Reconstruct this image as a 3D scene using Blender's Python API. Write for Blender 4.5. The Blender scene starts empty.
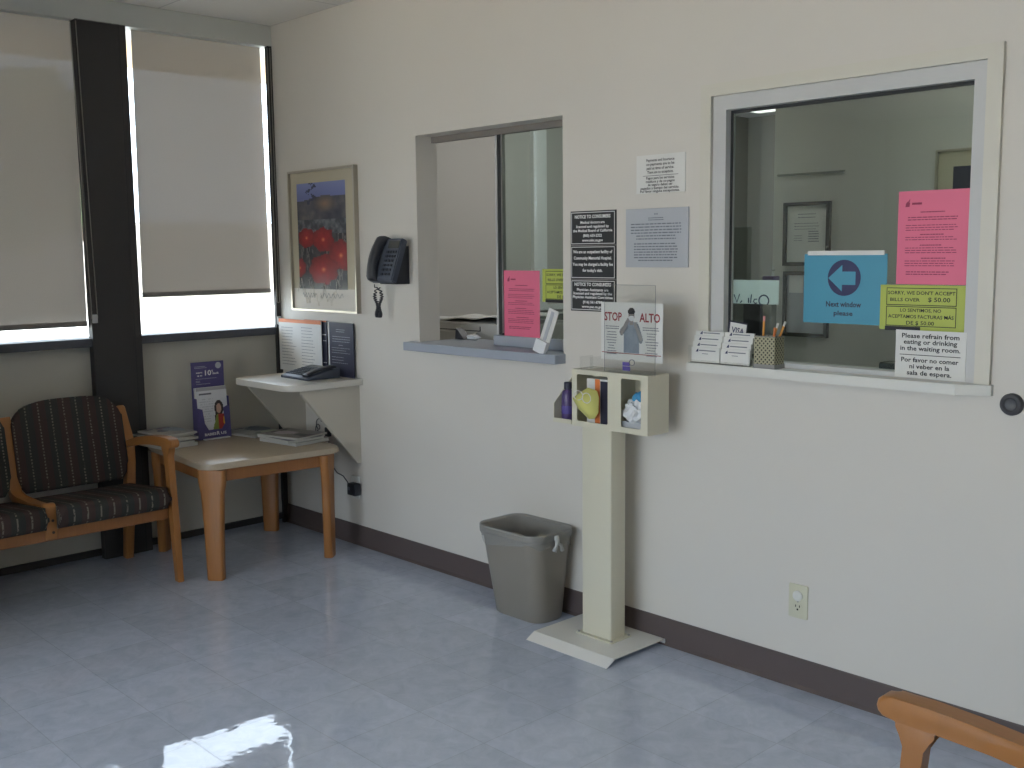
import bpy, bmesh, math, random
from mathutils import Vector, Matrix
random.seed(7)
SC = bpy.context.scene
COL = SC.collection
PI = math.pi

# ------------------------------------------------------------------ materials
def lin(c):
    c = c / 255.0
    return c / 12.92 if c <= 0.04045 else ((c + 0.055) / 1.055) ** 2.4
def L3(rgb): return tuple(lin(c) for c in rgb)

def newmat(name):
    m = bpy.data.materials.new(name); m.use_nodes = True
    nt = m.node_tree; nt.nodes.clear()
    out = nt.nodes.new('ShaderNodeOutputMaterial')
    return m, nt, out

def mat(name, rgb, rough=0.5, metal=0.0, noise=0.05, scale=12, bump=0.0, bscale=60, spec=0.5, coat=0.0, stretch=(1, 1, 1), detail=3):
    m, nt, out = newmat(name)
    p = nt.nodes.new('ShaderNodeBsdfPrincipled')
    nt.links.new(p.outputs[0], out.inputs[0])
    p.inputs['Roughness'].default_value = rough
    p.inputs['Metallic'].default_value = metal
    p.inputs['Specular IOR Level'].default_value = spec
    p.inputs['Coat Weight'].default_value = coat
    c = L3(rgb)
    tc = nt.nodes.new('ShaderNodeTexCoord')
    mp = nt.nodes.new('ShaderNodeMapping'); mp.inputs['Scale'].default_value = stretch
    nt.links.new(tc.outputs['Object'], mp.inputs[0])
    nz = nt.nodes.new('ShaderNodeTexNoise'); nz.inputs['Scale'].default_value = scale; nz.inputs['Detail'].default_value = detail
    nt.links.new(mp.outputs[0], nz.inputs['Vector'])
    mx = nt.nodes.new('ShaderNodeMix'); mx.data_type = 'RGBA'
    mx.inputs[6].default_value = tuple(x * (1 - noise) for x in c) + (1,)
    mx.inputs[7].default_value = tuple(min(1, x * (1 + noise)) for x in c) + (1,)
    nt.links.new(nz.outputs[0], mx.inputs[0])
    nt.links.new(mx.outputs[2], p.inputs['Base Color'])
    if bump:
        n2 = nt.nodes.new('ShaderNodeTexNoise'); n2.inputs['Scale'].default_value = bscale
        nt.links.new(mp.outputs[0], n2.inputs['Vector'])
        b = nt.nodes.new('ShaderNodeBump'); b.inputs['Strength'].default_value = bump; b.inputs['Distance'].default_value = 0.002
        nt.links.new(n2.outputs[0], b.inputs['Height'])
        nt.links.new(b.outputs[0], p.inputs['Normal'])
    return m

def glass_mat(name, tint=(0.9, 0.93, 0.91), f0=0.04, rough=0.0):
    m, nt, out = newmat(name)
    lw = nt.nodes.new('ShaderNodeLayerWeight'); lw.inputs[0].default_value = 0.5
    pw = nt.nodes.new('ShaderNodeMath'); pw.operation = 'POWER'; pw.inputs[1].default_value = 5.0
    nt.links.new(lw.outputs['Facing'], pw.inputs[0])
    ma = nt.nodes.new('ShaderNodeMath'); ma.operation = 'MULTIPLY_ADD'; ma.inputs[1].default_value = 1 - f0; ma.inputs[2].default_value = f0
    nt.links.new(pw.outputs[0], ma.inputs[0])
    tr = nt.nodes.new('ShaderNodeBsdfTransparent'); tr.inputs[0].default_value = tint + (1,)
    gl = nt.nodes.new('ShaderNodeBsdfGlossy'); gl.inputs['Roughness'].default_value = rough
    mx = nt.nodes.new('ShaderNodeMixShader')
    nt.links.new(ma.outputs[0], mx.inputs[0]); nt.links.new(tr.outputs[0], mx.inputs[1]); nt.links.new(gl.outputs[0], mx.inputs[2])
    nt.links.new(mx.outputs[0], out.inputs[0])
    return m

def print_mat():
    m, nt, out = newmat('printed_paper')
    p = nt.nodes.new('ShaderNodeBsdfPrincipled'); nt.links.new(p.outputs[0], out.inputs[0])
    a = nt.nodes.new('ShaderNodeAttribute'); a.attribute_name = 'Col'
    nt.links.new(a.outputs['Color'], p.inputs['Base Color'])
    p.inputs['Roughness'].default_value = 0.45
    return m

def emit_mat(name, rgb, s):
    m, nt, out = newmat(name)
    e = nt.nodes.new('ShaderNodeEmission'); e.inputs[0].default_value = rgb + (1,); e.inputs[1].default_value = s
    nt.links.new(e.outputs[0], out.inputs[0])
    return m

def blind_mat():
    m, nt, out = newmat('solar_screen_fabric')
    N = nt.nodes.new
    tc = N('ShaderNodeTexCoord')
    nz = N('ShaderNodeTexNoise'); nz.inputs['Scale'].default_value = 240
    nt.links.new(tc.outputs['Object'], nz.inputs['Vector'])
    mx = N('ShaderNodeMix'); mx.data_type = 'RGBA'
    mx.inputs[6].default_value = L3((150, 140, 130)) + (1,); mx.inputs[7].default_value = L3((160, 150, 140)) + (1,)
    nt.links.new(nz.outputs[0], mx.inputs[0])
    d = N('ShaderNodeBsdfDiffuse'); nt.links.new(mx.outputs[2], d.inputs[0])
    t = N('ShaderNodeBsdfTranslucent'); t.inputs[0].default_value = (0.61, 0.55, 0.49, 1)
    m1 = N('ShaderNodeMixShader'); m1.inputs[0].default_value = BLIND_TRANSLUCENT
    nt.links.new(d.outputs[0], m1.inputs[1]); nt.links.new(t.outputs[0], m1.inputs[2])
    tr = N('ShaderNodeBsdfTransparent'); tr.inputs[0].default_value = (1, 1, 1, 1)
    m2 = N('ShaderNodeMixShader'); m2.inputs[0].default_value = BLIND_OPEN
    nt.links.new(m1.outputs[0], m2.inputs[1]); nt.links.new(tr.outputs[0], m2.inputs[2])
    nt.links.new(m2.outputs[0], out.inputs[0])
    return m
BLIND_TRANSLUCENT = 0.05
BLIND_OPEN = 0.010

def floor_mat():
    m, nt, out = newmat('vinyl_floor_tiles')
    N = nt.nodes.new; LK = nt.links.new
    p = N('ShaderNodeBsdfPrincipled'); LK(p.outputs[0], out.inputs[0])
    tc = N('ShaderNodeTexCoord')
    mp = N('ShaderNodeMapping'); mp.inputs['Scale'].default_value = (1 / 0.305, 1 / 0.305, 1); mp.inputs['Location'].default_value = (0.13, 0.32, 0)
    LK(tc.outputs['Object'], mp.inputs[0])
    br = N('ShaderNodeTexBrick'); br.offset = 0; br.inputs['Scale'].default_value = 1.0
    br.inputs['Mortar Size'].default_value = 0.006; br.inputs['Brick Width'].default_value = 1; br.inputs['Row Height'].default_value = 1
    br.inputs['Mortar Smooth'].default_value = 0.2
    br.inputs['Color1'].default_value = (0.93, 0.93, 0.93, 1); br.inputs['Color2'].default_value = (1.04, 1.04, 1.04, 1); br.inputs['Mortar'].default_value = (0.84, 0.84, 0.84, 1)
    LK(mp.outputs[0], br.inputs['Vector'])
    nz = N('ShaderNodeTexNoise'); nz.inputs['Scale'].default_value = 14; nz.inputs['Detail'].default_value = 6; nz.inputs['Roughness'].default_value = 0.7; nz.inputs['Distortion'].default_value = 0.8
    LK(tc.outputs['Object'], nz.inputs['Vector'])
    cr = N('ShaderNodeValToRGB')
    cr.color_ramp.elements[0].position = 0.3; cr.color_ramp.elements[0].color = L3((178, 189, 209)) + (1,)
    cr.color_ramp.elements[1].position = 0.7; cr.color_ramp.elements[1].color = L3((200, 209, 227)) + (1,)
    LK(nz.outputs[0], cr.inputs[0])
    mx = N('ShaderNodeMix'); mx.data_type = 'RGBA'; mx.blend_type = 'MULTIPLY'; mx.inputs[0].default_value = 1.0
    LK(cr.outputs[0], mx.inputs[6]); LK(br.outputs['Color'], mx.inputs[7])
    LK(mx.outputs[2], p.inputs['Base Color'])
    # wax: roughness patches
    n3 = N('ShaderNodeTexNoise'); n3.inputs['Scale'].default_value = 3.0; n3.inputs['Detail'].default_value = 4
    LK(tc.outputs['Object'], n3.inputs['Vector'])
    mr = N('ShaderNodeMapRange'); mr.inputs[3].default_value = 0.02; mr.inputs[4].default_value = 0.06
    LK(n3.outputs[0], mr.inputs[0]); LK(mr.outputs[0], p.inputs['Roughness'])
    p.inputs['IOR'].default_value = 1.5
    # the sheet of wax is wavy and each tile lies a hair out of true
    n4 = N('ShaderNodeTexNoise'); n4.inputs['Scale'].default_value = 5.0; n4.inputs['Detail'].default_value = 3.0; n4.inputs['Roughness'].default_value = 0.55
    LK(tc.outputs['Object'], n4.inputs['Vector'])
    b1 = N('ShaderNodeBump'); b1.inputs['Strength'].default_value = 0.5; b1.inputs['Distance'].default_value = 0.003
    LK(n4.outputs[0], b1.inputs['Height'])
    b2 = N('ShaderNodeBump'); b2.inputs['Strength'].default_value = 0.15; b2.inputs['Distance'].default_value = 0.002; b2.invert = True
    LK(br.outputs['Fac'], b2.inputs['Height']); LK(b1.outputs[0], b2.inputs['Normal'])
    LK(b2.outputs[0], p.inputs['Normal'])
    return m

def ceiling_mat():
    m, nt, out = newmat('acoustic_ceiling')
    N = nt.nodes.new; LK = nt.links.new
    p = N('ShaderNodeBsdfPrincipled'); LK(p.outputs[0], out.inputs[0]); p.inputs['Roughness'].default_value = 0.9
    tc = N('ShaderNodeTexCoord')
    br = N('ShaderNodeTexBrick'); br.offset = 0; br.inputs['Scale'].default_value = 1.0
    br.inputs['Mortar Size'].default_value = 0.004; br.inputs['Brick Width'].default_value = 0.61; br.inputs['Row Height'].default_value = 0.61
    br.inputs['Color1'].default_value = L3((226, 222, 214)) + (1,); br.inputs['Color2'].default_value = L3((222, 218, 210)) + (1,); br.inputs['Mortar'].default_value = L3((196, 192, 185)) + (1,)
    LK(tc.outputs['Object'], br.inputs['Vector'])
    LK(br.outputs['Color'], p.inputs['Base Color'])
    nz = N('ShaderNodeTexNoise'); nz.inputs['Scale'].default_value = 120
    LK(tc.outputs['Object'], nz.inputs['Vector'])
    b = N('ShaderNodeBump'); b.inputs['Strength'].default_value = 0.3; b.inputs['Distance'].default_value = 0.002
    LK(nz.outputs[0], b.inputs['Height']); LK(b.outputs[0], p.inputs['Normal'])
    return m

def upholstery_mat(name, axis):
    """dark fabric with dotted stripes; stripes repeat across local y, dots run along `axis`"""
    m, nt, out = newmat(name)
    N = nt.nodes.new; LK = nt.links.new
    p = N('ShaderNodeBsdfPrincipled'); LK(p.outputs[0], out.inputs[0]); p.inputs['Roughness'].default_value = 0.95
    p.inputs['Specular IOR Level'].default_value = 0.2
    tc = N('ShaderNodeTexCoord'); sx = N('ShaderNodeSeparateXYZ'); LK(tc.outputs['Object'], sx.inputs[0])
    def mth(op, a, b=None, clamp=False):
        n = N('ShaderNodeMath'); n.operation = op; n.use_clamp = clamp
        for i, v in enumerate((a, b)):
            if v is None: continue
            if isinstance(v, (int, float)): n.inputs[i].default_value = v
            else: LK(v, n.inputs[i])
        return n.outputs[0]
    nz = N('ShaderNodeTexNoise'); nz.inputs['Scale'].default_value = 90; LK(tc.outputs['Object'], nz.inputs['Vector'])
    wob = mth('MULTIPLY', nz.outputs[0], 0.004)
    y = mth('ADD', sx.outputs['Y'], wob)
    f = mth('FRACT', mth('ADD', mth('DIVIDE', y, 0.112), 10.0))
    def line(pos, w):
        return mth('LESS_THAN', mth('ABSOLUTE', mth('SUBTRACT', f, pos)), w)
    lines = mth('ADD', line(0.22, 0.030), line(0.72, 0.030), True)
    s = sx.outputs[axis]
    dots = mth('GREATER_THAN', mth('FRACT', mth('ADD', mth('DIVIDE', s, 0.014), 10.0)), 0.42)
    fac = mth('MULTIPLY', mth('MULTIPLY', lines, dots), mth('GREATER_THAN', nz.outputs[0], 0.42))
    band = mth('GREATER_THAN', f, 0.5)
    m1 = N('ShaderNodeMix'); m1.data_type = 'RGBA'
    m1.inputs[6].default_value = L3((70, 57, 54)) + (1,); m1.inputs[7].default_value = L3((58, 59, 56)) + (1,)
    LK(band, m1.inputs[0])
    m2 = N('ShaderNodeMix'); m2.data_type = 'RGBA'; m2.inputs[7].default_value = L3((118, 113, 102)) + (1,)
    LK(fac, m2.inputs[0]); LK(m1.outputs[2], m2.inputs[6]); LK(m2.outputs[2], p.inputs['Base Color'])
    b = N('ShaderNodeBump'); b.inputs['Strength'].default_value = 0.5; b.inputs['Distance'].default_value = 0.001
    n5 = N('ShaderNodeTexNoise'); n5.inputs['Scale'].default_value = 400; LK(tc.outputs['Object'], n5.inputs['Vector'])
    LK(n5.outputs[0], b.inputs['Height']); LK(b.outputs[0], p.inputs['Normal'])
    return m

def mesh_cup_mat():
    m, nt, out = newmat('perforated_metal')
    N = nt.nodes.new; LK = nt.links.new
    p = N('ShaderNodeBsdfPrincipled'); p.inputs['Metallic'].default_value = 0.4; p.inputs['Roughness'].default_value = 0.4
    tc = N('ShaderNodeTexCoord')
    vo = N('ShaderNodeTexVoronoi'); vo.inputs['Scale'].default_value = 95; vo.inputs['Randomness'].default_value = 0.0
    mp = N('ShaderNodeMapping'); mp.inputs['Rotation'].default_value = (0, math.radians(45), 0)
    sx = N('ShaderNodeSeparateXYZ'); LK(tc.outputs['Object'], sx.inputs[0])
    ad_ = N('ShaderNodeMath'); ad_.operation = 'ADD'; LK(sx.outputs['X'], ad_.inputs[0]); LK(sx.outputs['Y'], ad_.inputs[1])
    cx_ = N('ShaderNodeCombineXYZ'); LK(ad_.outputs[0], cx_.inputs['X']); LK(sx.outputs['Z'], cx_.inputs['Z'])
    LK(cx_.outputs[0], mp.inputs[0]); LK(mp.outputs[0], vo.inputs['Vector'])
    lt = N('ShaderNodeMath'); lt.operation = 'LESS_THAN'; lt.inputs[1].default_value = 0.30; LK(vo.outputs['Distance'], lt.inputs[0])
    mx = N('ShaderNodeMix'); mx.data_type = 'RGBA'
    mx.inputs[6].default_value = L3((170, 166, 140)) + (1,); mx.inputs[7].default_value = L3((62, 60, 48)) + (1,)
    LK(lt.outputs[0], mx.inputs[0]); LK(mx.outputs[2], p.inputs['Base Color'])
    LK(p.outputs[0], out.inputs[0])
    return m

M = {}
def mm(key, *a, **k):
    M[key] = mat(key, *a, **k); return M[key]
mm('wall_paint', (207, 203, 195), 0.6, noise=0.015, scale=3, bump=0.12, bscale=140)
mm('office_paint', (196, 194, 187), 0.7, noise=0.02, scale=3)
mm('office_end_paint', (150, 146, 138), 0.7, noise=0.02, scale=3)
mm('fascia_paint', (192, 194, 188), 0.6, noise=0.02)
mm('spandrel_paint', (196, 193, 182), 0.6, noise=0.03, scale=4)
mm('dark_aluminium', (52, 50, 49), 0.55, noise=0.08)
mm('dark_rail', (74, 76, 82), 0.5, noise=0.05)
mm('rubber_base', (88, 77, 75), 0.5, noise=0.08, scale=6)
mm('casing_paint', (205, 202, 190), 0.45, noise=0.02)
mm('window_aluminium', (192, 193, 192), 0.45, noise=0.03)
mm('gasket', (40, 42, 42), 0.6)
mm('grey_laminate', (158, 165, 176), 0.35, noise=0.03)
mm('white_sill', (212, 212, 206), 0.4, noise=0.02)
mm('white_laminate', (206, 202, 192), 0.4, noise=0.03)
mm('bracket_paint', (190, 184, 171), 0.5, noise=0.03)
mm('oak', (160, 107, 56), 0.38, noise=0.16, scale=9, stretch=(3, 14, 1.2), detail=5, coat=0.15)
mm('oak_dark', (146, 97, 56), 0.4, noise=0.16, scale=9, stretch=(3, 14, 1.2), detail=5)
mm('table_laminate', (176, 161, 140), 0.25, noise=0.05, scale=40)
mm('bin_plastic', (138, 132, 122), 0.45, noise=0.03)
mm('bin_liner', (176, 176, 172), 0.35, noise=0.05, bump=0.8, bscale=40)
mm('cream_steel', (208, 204, 184), 0.4, noise=0.02)
mm('cream_plate', (226, 226, 222), 0.4, noise=0.03)
mm('black_plastic', (46, 48, 54), 0.4, noise=0.06)
mm('dark_grey_plastic', (74, 80, 92), 0.42, noise=0.05)
mm('key_grey', (52, 56, 64), 0.5)
mm('lcd', (70, 74, 72), 0.2)
mm('black_sign', (42, 43, 45), 0.4, noise=0.06)
mm('white_print', (236, 236, 234), 0.6, noise=0.01)
mm('black_print', (38, 38, 42), 0.6, noise=0.01)
mm('grey_print', (110, 114, 124), 0.6, noise=0.01)
mm('red_print', (150, 40, 48), 0.6, noise=0.01)
mm('purple_print', (84, 72, 142), 0.6)
mm('navy_print', (52, 56, 92), 0.6)
mm('pink_print', (150, 52, 84), 0.6)
mm('paper_white', (216, 216, 212), 0.6, noise=0.02)
mm('paper_grey', (176, 180, 186), 0.35, noise=0.03)
mm('paper_pink', (224, 110, 140), 0.5, noise=0.03)
mm('paper_blue', (70, 146, 172), 0.45, noise=0.03)
mm('paper_green', (176, 188, 84), 0.5, noise=0.03)
mm('orange', (214, 120, 62), 0.5)
mm('navy', (44, 44, 62), 0.45)
mm('mask_yellow', (206, 204, 120), 0.8, bump=0.5, bscale=50)
mm('tissue', (222, 224, 226), 0.8, bump=0.4, bscale=40)
mm('tissue_blue', (66, 144, 190), 0.7, bump=0.4, bscale=40)
mm('purple_plastic', (78, 62, 108), 0.35)
mm('purple_card', (84, 78, 126), 0.45, noise=0.04)
mm('outlet_ivory', (200, 198, 176), 0.4)
mm('outlet_white', (214, 214, 208), 0.4)
mm('hole_dark', (34, 32, 32), 0.8)
mm('frame_metal', (178, 172, 158), 0.3, metal=0.6)
mm('mat_beige', (182, 174, 152), 0.8, noise=0.02)
mm('mat_white', (216, 212, 204), 0.8, noise=0.02)
mm('frame_black', (36, 40, 38), 0.4)
mm('bumper_rubber', (62, 62, 66), 0.6)
mm('bumper_inner', (84, 86, 90), 0.5)
mm('pencil_yellow', (214, 150, 62), 0.45)
mm('pencil_pink', (222, 150, 150), 0.6)
mm('steel', (150, 150, 148), 0.3, metal=0.7)
mm('chain', (140, 136, 128), 0.4, metal=0.4)
mm('hem', (128, 122, 116), 0.6)
mm('concrete', (222, 220, 212), 0.9, noise=0.1, scale=0.8)
mm('leaf_green', (74, 92, 52), 0.8, noise=0.4, scale=3)
mm('eave_tan', (226, 192, 150), 0.8)
mm('garden_wall', (165, 160, 150), 0.9, noise=0.2)
mm('bounce_tan', (234, 212, 182), 0.9, noise=0.1, scale=0.8)
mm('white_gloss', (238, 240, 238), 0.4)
mm('bark', (86, 72, 60), 0.9, noise=0.2)
mm('printer_grey', (186, 186, 182), 0.5)
mm('cabinet_grey', (120, 124, 118), 0.5)
mm('desk_top', (170, 170, 164), 0.4)
mm('bolt_dark', (58, 44, 32), 0.5)
mm('pages', (186, 186, 180), 0.7, noise=0.15, scale=120, stretch=(0.1, 0.1, 6))
M['glass'] = glass_mat('clear_window_glass', (0.95, 0.97, 0.96))
M['service_glass'] = glass_mat('service_window_glass', (0.85, 0.91, 0.885))
M['acrylic'] = glass_mat('clear_acrylic', (0.97, 0.975, 0.97))
M['printed'] = print_mat()
M['blind'] = blind_mat()
M['floor'] = floor_mat()
M['ceiling'] = ceiling_mat()
M['fabric_back'] = upholstery_mat('striped_upholstery_back', 'Z')
M['fabric_seat'] = upholstery_mat('striped_upholstery_seat', 'X')
M['cup'] = mesh_cup_mat()
WAIT_LIGHT = 4.0
OFFICE_LIGHT = 4.8
M['fill_lamp'] = emit_mat('added_fill_diffuser', (1.0, 0.93, 0.80), WAIT_LIGHT)
M['office_lamp'] = emit_mat('lit_office_diffuser', (1.0, 0.98, 0.95), OFFICE_LIGHT)
M['office_lamp_dim'] = emit_mat('lit_hall_diffuser', (1.0, 0.98, 0.95), 1.6)

# ------------------------------------------------------------------ builders
def obj(name, bm, m, parent=None, smooth=None):
    me = bpy.data.meshes.new(name)
    if isinstance(bm, bmesh.types.BMesh):
        if parent is not None and 'base' in parent:
            b = Vector(parent['base'])
            bmesh.ops.translate(bm, verts=bm.verts, vec=-b)
        bmesh.ops.recalc_face_normals(bm, faces=bm.faces)
        bm.to_mesh(me); bm.free()
    else:
        me = bm
        if parent is not None and 'base' in parent:
            me.transform(Matrix.Translation(-Vector(parent['base'])))
        me.name = name
    if smooth is not None:
        for p in me.polygons: p.use_smooth = True
        me.set_sharp_from_angle(angle=math.radians(smooth))
    if m is not None:
        me.materials.clear(); me.materials.append(M[m] if isinstance(m, str) else m)
    o = bpy.data.objects.new(name, me); COL.objects.link(o)
    if parent is not None:
        o.parent = parent
        if 'base' in parent: o['base'] = list(parent['base'])
        if parent.type == 'MESH': o.location = (0, 0, 0)
    return o

def thing(name, label, cat, loc=(0, 0, 0), group=None):
    o = bpy.data.objects.new(name, None); COL.objects.link(o)
    o.empty_display_size = 0.05
    o.location = loc; o['base'] = [float(v) for v in loc]
    o['label'] = label; o['category'] = cat
    if group: o['group'] = group
    return o

def tag(o, label, cat, group=None):
    o['label'] = label; o['category'] = cat
    if group: o['group'] = group
    return o

def struct(name, bm, m, parent=None, smooth=None):
    o = obj(name, bm, m, parent, smooth)
    if parent is None: o['kind'] = 'structure'
    return o

def struct_root(name, loc=(0, 0, 0)):
    o = bpy.data.objects.new(name, None); COL.objects.link(o)
    o.location = loc; o['base'] = [float(v) for v in loc]; o['kind'] = 'structure'
    return o

def B(): return bmesh.new()

def box(bm, a, b, bev=0.0, seg=2):
    x0, y0, z0 = a; x1, y1, z1 = b
    vs = [bm.verts.new(p) for p in ((x0, y0, z0), (x1, y0, z0), (x1, y1, z0), (x0, y1, z0), (x0, y0, z1), (x1, y0, z1), (x1, y1, z1), (x0, y1, z1))]
    fs = [bm.faces.new([vs[i] for i in f]) for f in ((3, 2, 1, 0), (4, 5, 6, 7), (0, 1, 5, 4), (1, 2, 6, 5), (2, 3, 7, 6), (3, 0, 4, 7))]
    if bev:
        es = list({e for f in fs for e in f.edges})
        bmesh.ops.bevel(bm, geom=es, offset=bev, segments=seg, affect='EDGES', profile=0.5, clamp_overlap=True)
    return bm

def bx(a, b, bev=0.0, seg=2): return box(B(), a, b, bev, seg)

def prism(bm, pts, frame, depth, bev=0.0, seg=2):
    """polygon pts (u,v) in frame (o,U,V); extruded along U x V by depth (may be negative)"""
    o, U, V = (Vector(q) for q in frame)
    n = U.cross(V).normalized()
    a = [bm.verts.new(o + U * u + V * v) for u, v in pts]
    b = [bm.verts.new(o + U * u + V * v + n * depth) for u, v in pts]
    fa = bm.faces.new(a); fb = bm.faces.new(list(reversed(b)))
    fs = [fa, fb]
    k = len(pts)
    for i in range(k):
        fs.append(bm.faces.new((a[(i + 1) % k], a[i], b[i], b[(i + 1) % k])))
    if bev:
        es = list(set(list(fa.edges) + list(fb.edges)))
        bmesh.ops.bevel(bm, geom=es, offset=bev, segments=seg, affect='EDGES', profile=0.5, clamp_overlap=True)
    return bm

def tube(bm, pts, r, n=8, closed=False):
    pts = [Vector(p) for p in pts]
    rings = []
    k = len(pts)
    up = Vector((0, 0, 1))
    prev = None
    for i, p in enumerate(pts):
        if closed: t = pts[(i + 1) % k] - pts[i - 1]
        else: t = pts[min(i + 1, k - 1)] - pts[max(i - 1, 0)]
        t.normalize()
        if prev is None:
            ref = up if abs(t.z) < 0.9 else Vector((1, 0, 0))
            a = t.cross(ref).normalized()
        else:
            a = (prev - t * prev.dot(t)).normalized()
        prev = a
        b = t.cross(a)
        rr = r[i] if isinstance(r, (list, tuple)) else r
        rings.append([bm.verts.new(p + a * (rr * math.cos(2 * PI * j / n)) + b * (rr * math.sin(2 * PI * j / n))) for j in range(n)])
    m = k if closed else k - 1
    for i in range(m):
        q, w = rings[i], rings[(i + 1) % k]
        for j in range(n):
            bm.faces.new((q[j], q[(j + 1) % n], w[(j + 1) % n], w[j]))
    if not closed:
        bm.faces.new(list(reversed(rings[0]))); bm.faces.new(rings[-1])
    return bm

def lathe(bm, prof, origin, axis='Z', n=24):
    o = Vector(origin)
    rings = []
    for r, h in prof:
        ring = []
        for j in range(n):
            c, s = math.cos(2 * PI * j / n) * r, math.sin(2 * PI * j / n) * r
            v = {'Z': (c, s, h), 'Y': (c, h, s), 'X': (h, c, s)}[axis]
            ring.append(bm.verts.new(o + Vector(v)))
        rings.append(ring)
    for i in range(len(rings) - 1):
        for j in range(n):
            bm.faces.new((rings[i][j], rings[i][(j + 1) % n], rings[i + 1][(j + 1) % n], rings[i + 1][j]))
    bm.faces.new(rings[0]); bm.faces.new(rings[-1])
    return bm

def rrect(x0, y0, x1, y1, r, n=5, corners=(1, 1, 1, 1)):
    out = []
    for (cx, cy, a0, on) in ((x1 - r, y0 + r, -90, corners[0]), (x1 - r, y1 - r, 0, corners[1]), (x0 + r, y1 - r, 90, corners[2]), (x0 + r, y0 + r, 180, corners[3])):
        if not on:
            ex = x1 if a0 in (-90, 0) else x0
            ey = y0 if a0 in (-90, 180) else y1
            out.append((ex, ey)); continue
        for i in range(n + 1):
            a = math.radians(a0 + 90 * i / n)
            out.append((cx + r * math.cos(a), cy + r * math.sin(a)))
    return out

def holed_plate(outer, holes, frame, depth):
    """plate with holes: 2D curve fill, mapped onto frame (o,U,V), thickness depth along U x V"""
    cu = bpy.data.curves.new('plate', 'CURVE'); cu.dimensions = '2D'; cu.fill_mode = 'BOTH'; cu.extrude = abs(depth) / 2
    for pts in [outer] + holes:
        sp = cu.splines.new('POLY'); sp.points.add(len(pts) - 1); sp.use_cyclic_u = True
        for q, (u, v) in zip(sp.points, pts): q.co = (u, v, 0, 1)
    o = bpy.data.objects.new('plate', cu); COL.objects.link(o)
    dg = bpy.context.evaluated_depsgraph_get()
    me = bpy.data.meshes.new_from_object(o.evaluated_get(dg))
    bpy.data.objects.remove(o); bpy.data.curves.remove(cu)
    og, U, V = (Vector(q) for q in frame); n = U.cross(V).normalized()
    for v in me.vertices:
        x, y, z = v.co
        v.co = og + U * x + V * y + n * (z + depth / 2)
    return me

WALL = lambda x, z, y=0.0: ((x, y, z), (1, 0, 0), (0, 0, 1))      # a frame on the service wall, U x V points to the room (-y)

def letters(lines, frame, m, parent, name='lettering', off=0.0006, bold=0.0):
    """lines: (text, cu, cv, cap_height, max_width or None, align) in the frame's u,v"""
    og, U, V = (Vector(q) for q in frame); n = U.cross(V).normalized()
    bm = B()
    for ln in lines:
        text, cu_, cv_, h, wmax = ln[:5]
        al = ln[5] if len(ln) > 5 else 'CENTER'
        bl = ln[6] if len(ln) > 6 else bold
        fc = bpy.data.curves.new('t', 'FONT'); fc.body = text; fc.size = h / 0.72; fc.align_x = 'LEFT'; fc.resolution_u = 2; fc.offset = bl * h
        o = bpy.data.objects.new('t', fc); COL.objects.link(o)
        dg = bpy.context.evaluated_depsgraph_get()
        me = bpy.data.meshes.new_from_object(o.evaluated_get(dg))
        bpy.data.objects.remove(o); bpy.data.curves.remove(fc)
        if not me.vertices: continue
        x0 = min(v.co.x for v in me.vertices); x1 = max(v.co.x for v in me.vertices)
        w = x1 - x0
        sx = 1.0 if not wmax or w < 1e-9 else wmax / w
        sh = {'CENTER': -(x0 + x1) / 2, 'LEFT': -x0, 'RIGHT': -x1}[al]
        for v in me.vertices:
            u = cu_ + (v.co.x + sh) * sx; vv = cv_ + v.co.y
            v.co = og + U * u + V * vv + n * off
        bm.from_mesh(me); bpy.data.meshes.remove(me)
    return obj(name, bm, m, parent)

def bars(rects, frame, m, parent, name='printed_text', off=0.0006):
    og, U, V = (Vector(q) for q in frame); n = U.cross(V).normalized()
    bm = B()
    for (u0, v0, u1, v1) in rects:
        bm.faces.new([bm.verts.new(og + U * u + V * v + n * off) for u, v in ((u0, v0), (u1, v0), (u1, v1), (u0, v1))])
    return obj(name, bm, m, parent)

def text_bars(u0, u1, vtop, n, dv, h, rnd, justify=0.12, centre=False):
    """rows of small word-like dashes standing for print too small to read"""
    out = []
    for i in range(n):
        v = vtop - i * dv
        a = u0; b = u1 - rnd.random() * (u1 - u0) * justify
        if centre:
            s = (u1 - b) / 2; a += s; b -= 0; b = u1 - s
        x = a
        while x < b - 0.004:
            w = min(b - x, (0.006 + rnd.random() * 0.016) * (u1 - u0) / 0.2)
            out.append((x, v - h / 2, x + w, v + h / 2)); x += w + 0.003 * (u1 - u0) / 0.2
    return out

def print_grid(name, w, h, nu, nv, fn, frame, parent, off=0.0006, m='printed', warp=None):
    """flat print: fn(s,t) -> sRGB 0..255, s,t in 0..1 across the sheet"""
    og, U, V = (Vector(q) for q in frame); n = U.cross(V).normalized()
    me = bpy.data.meshes.new(name)
    vs = []
    for j in range(nv + 1):
        for i in range(nu + 1):
            u, v = w * i / nu, h * j / nv
            vs.append(og + U * u + V * v + n * (off + (warp(i / nu, j / nv) if warp else 0)))
    fs = [(j * (nu + 1) + i, j * (nu + 1) + i + 1, (j + 1) * (nu + 1) + i + 1, (j + 1) * (nu + 1) + i) for j in range(nv) for i in range(nu)]
    me.from_pydata(vs, [], fs)
    ca = me.color_attributes.new('Col', 'FLOAT_COLOR', 'CORNER')
    k = 0
    for j in range(nv):
        for i in range(nu):
            c = L3(fn((i + 0.5) / nu, (j + 0.5) / nv)) + (1.0,)
            for _ in range(4):
                ca.data[k].color = c; k += 1
    return obj(name, me, m, parent)

def sheet(name, x0, z0, x1, z1, y, m, parent, t=0.001):
    return obj(name, bx((x0, y - t, z0), (x1, y, z1)), m, parent)

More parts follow.
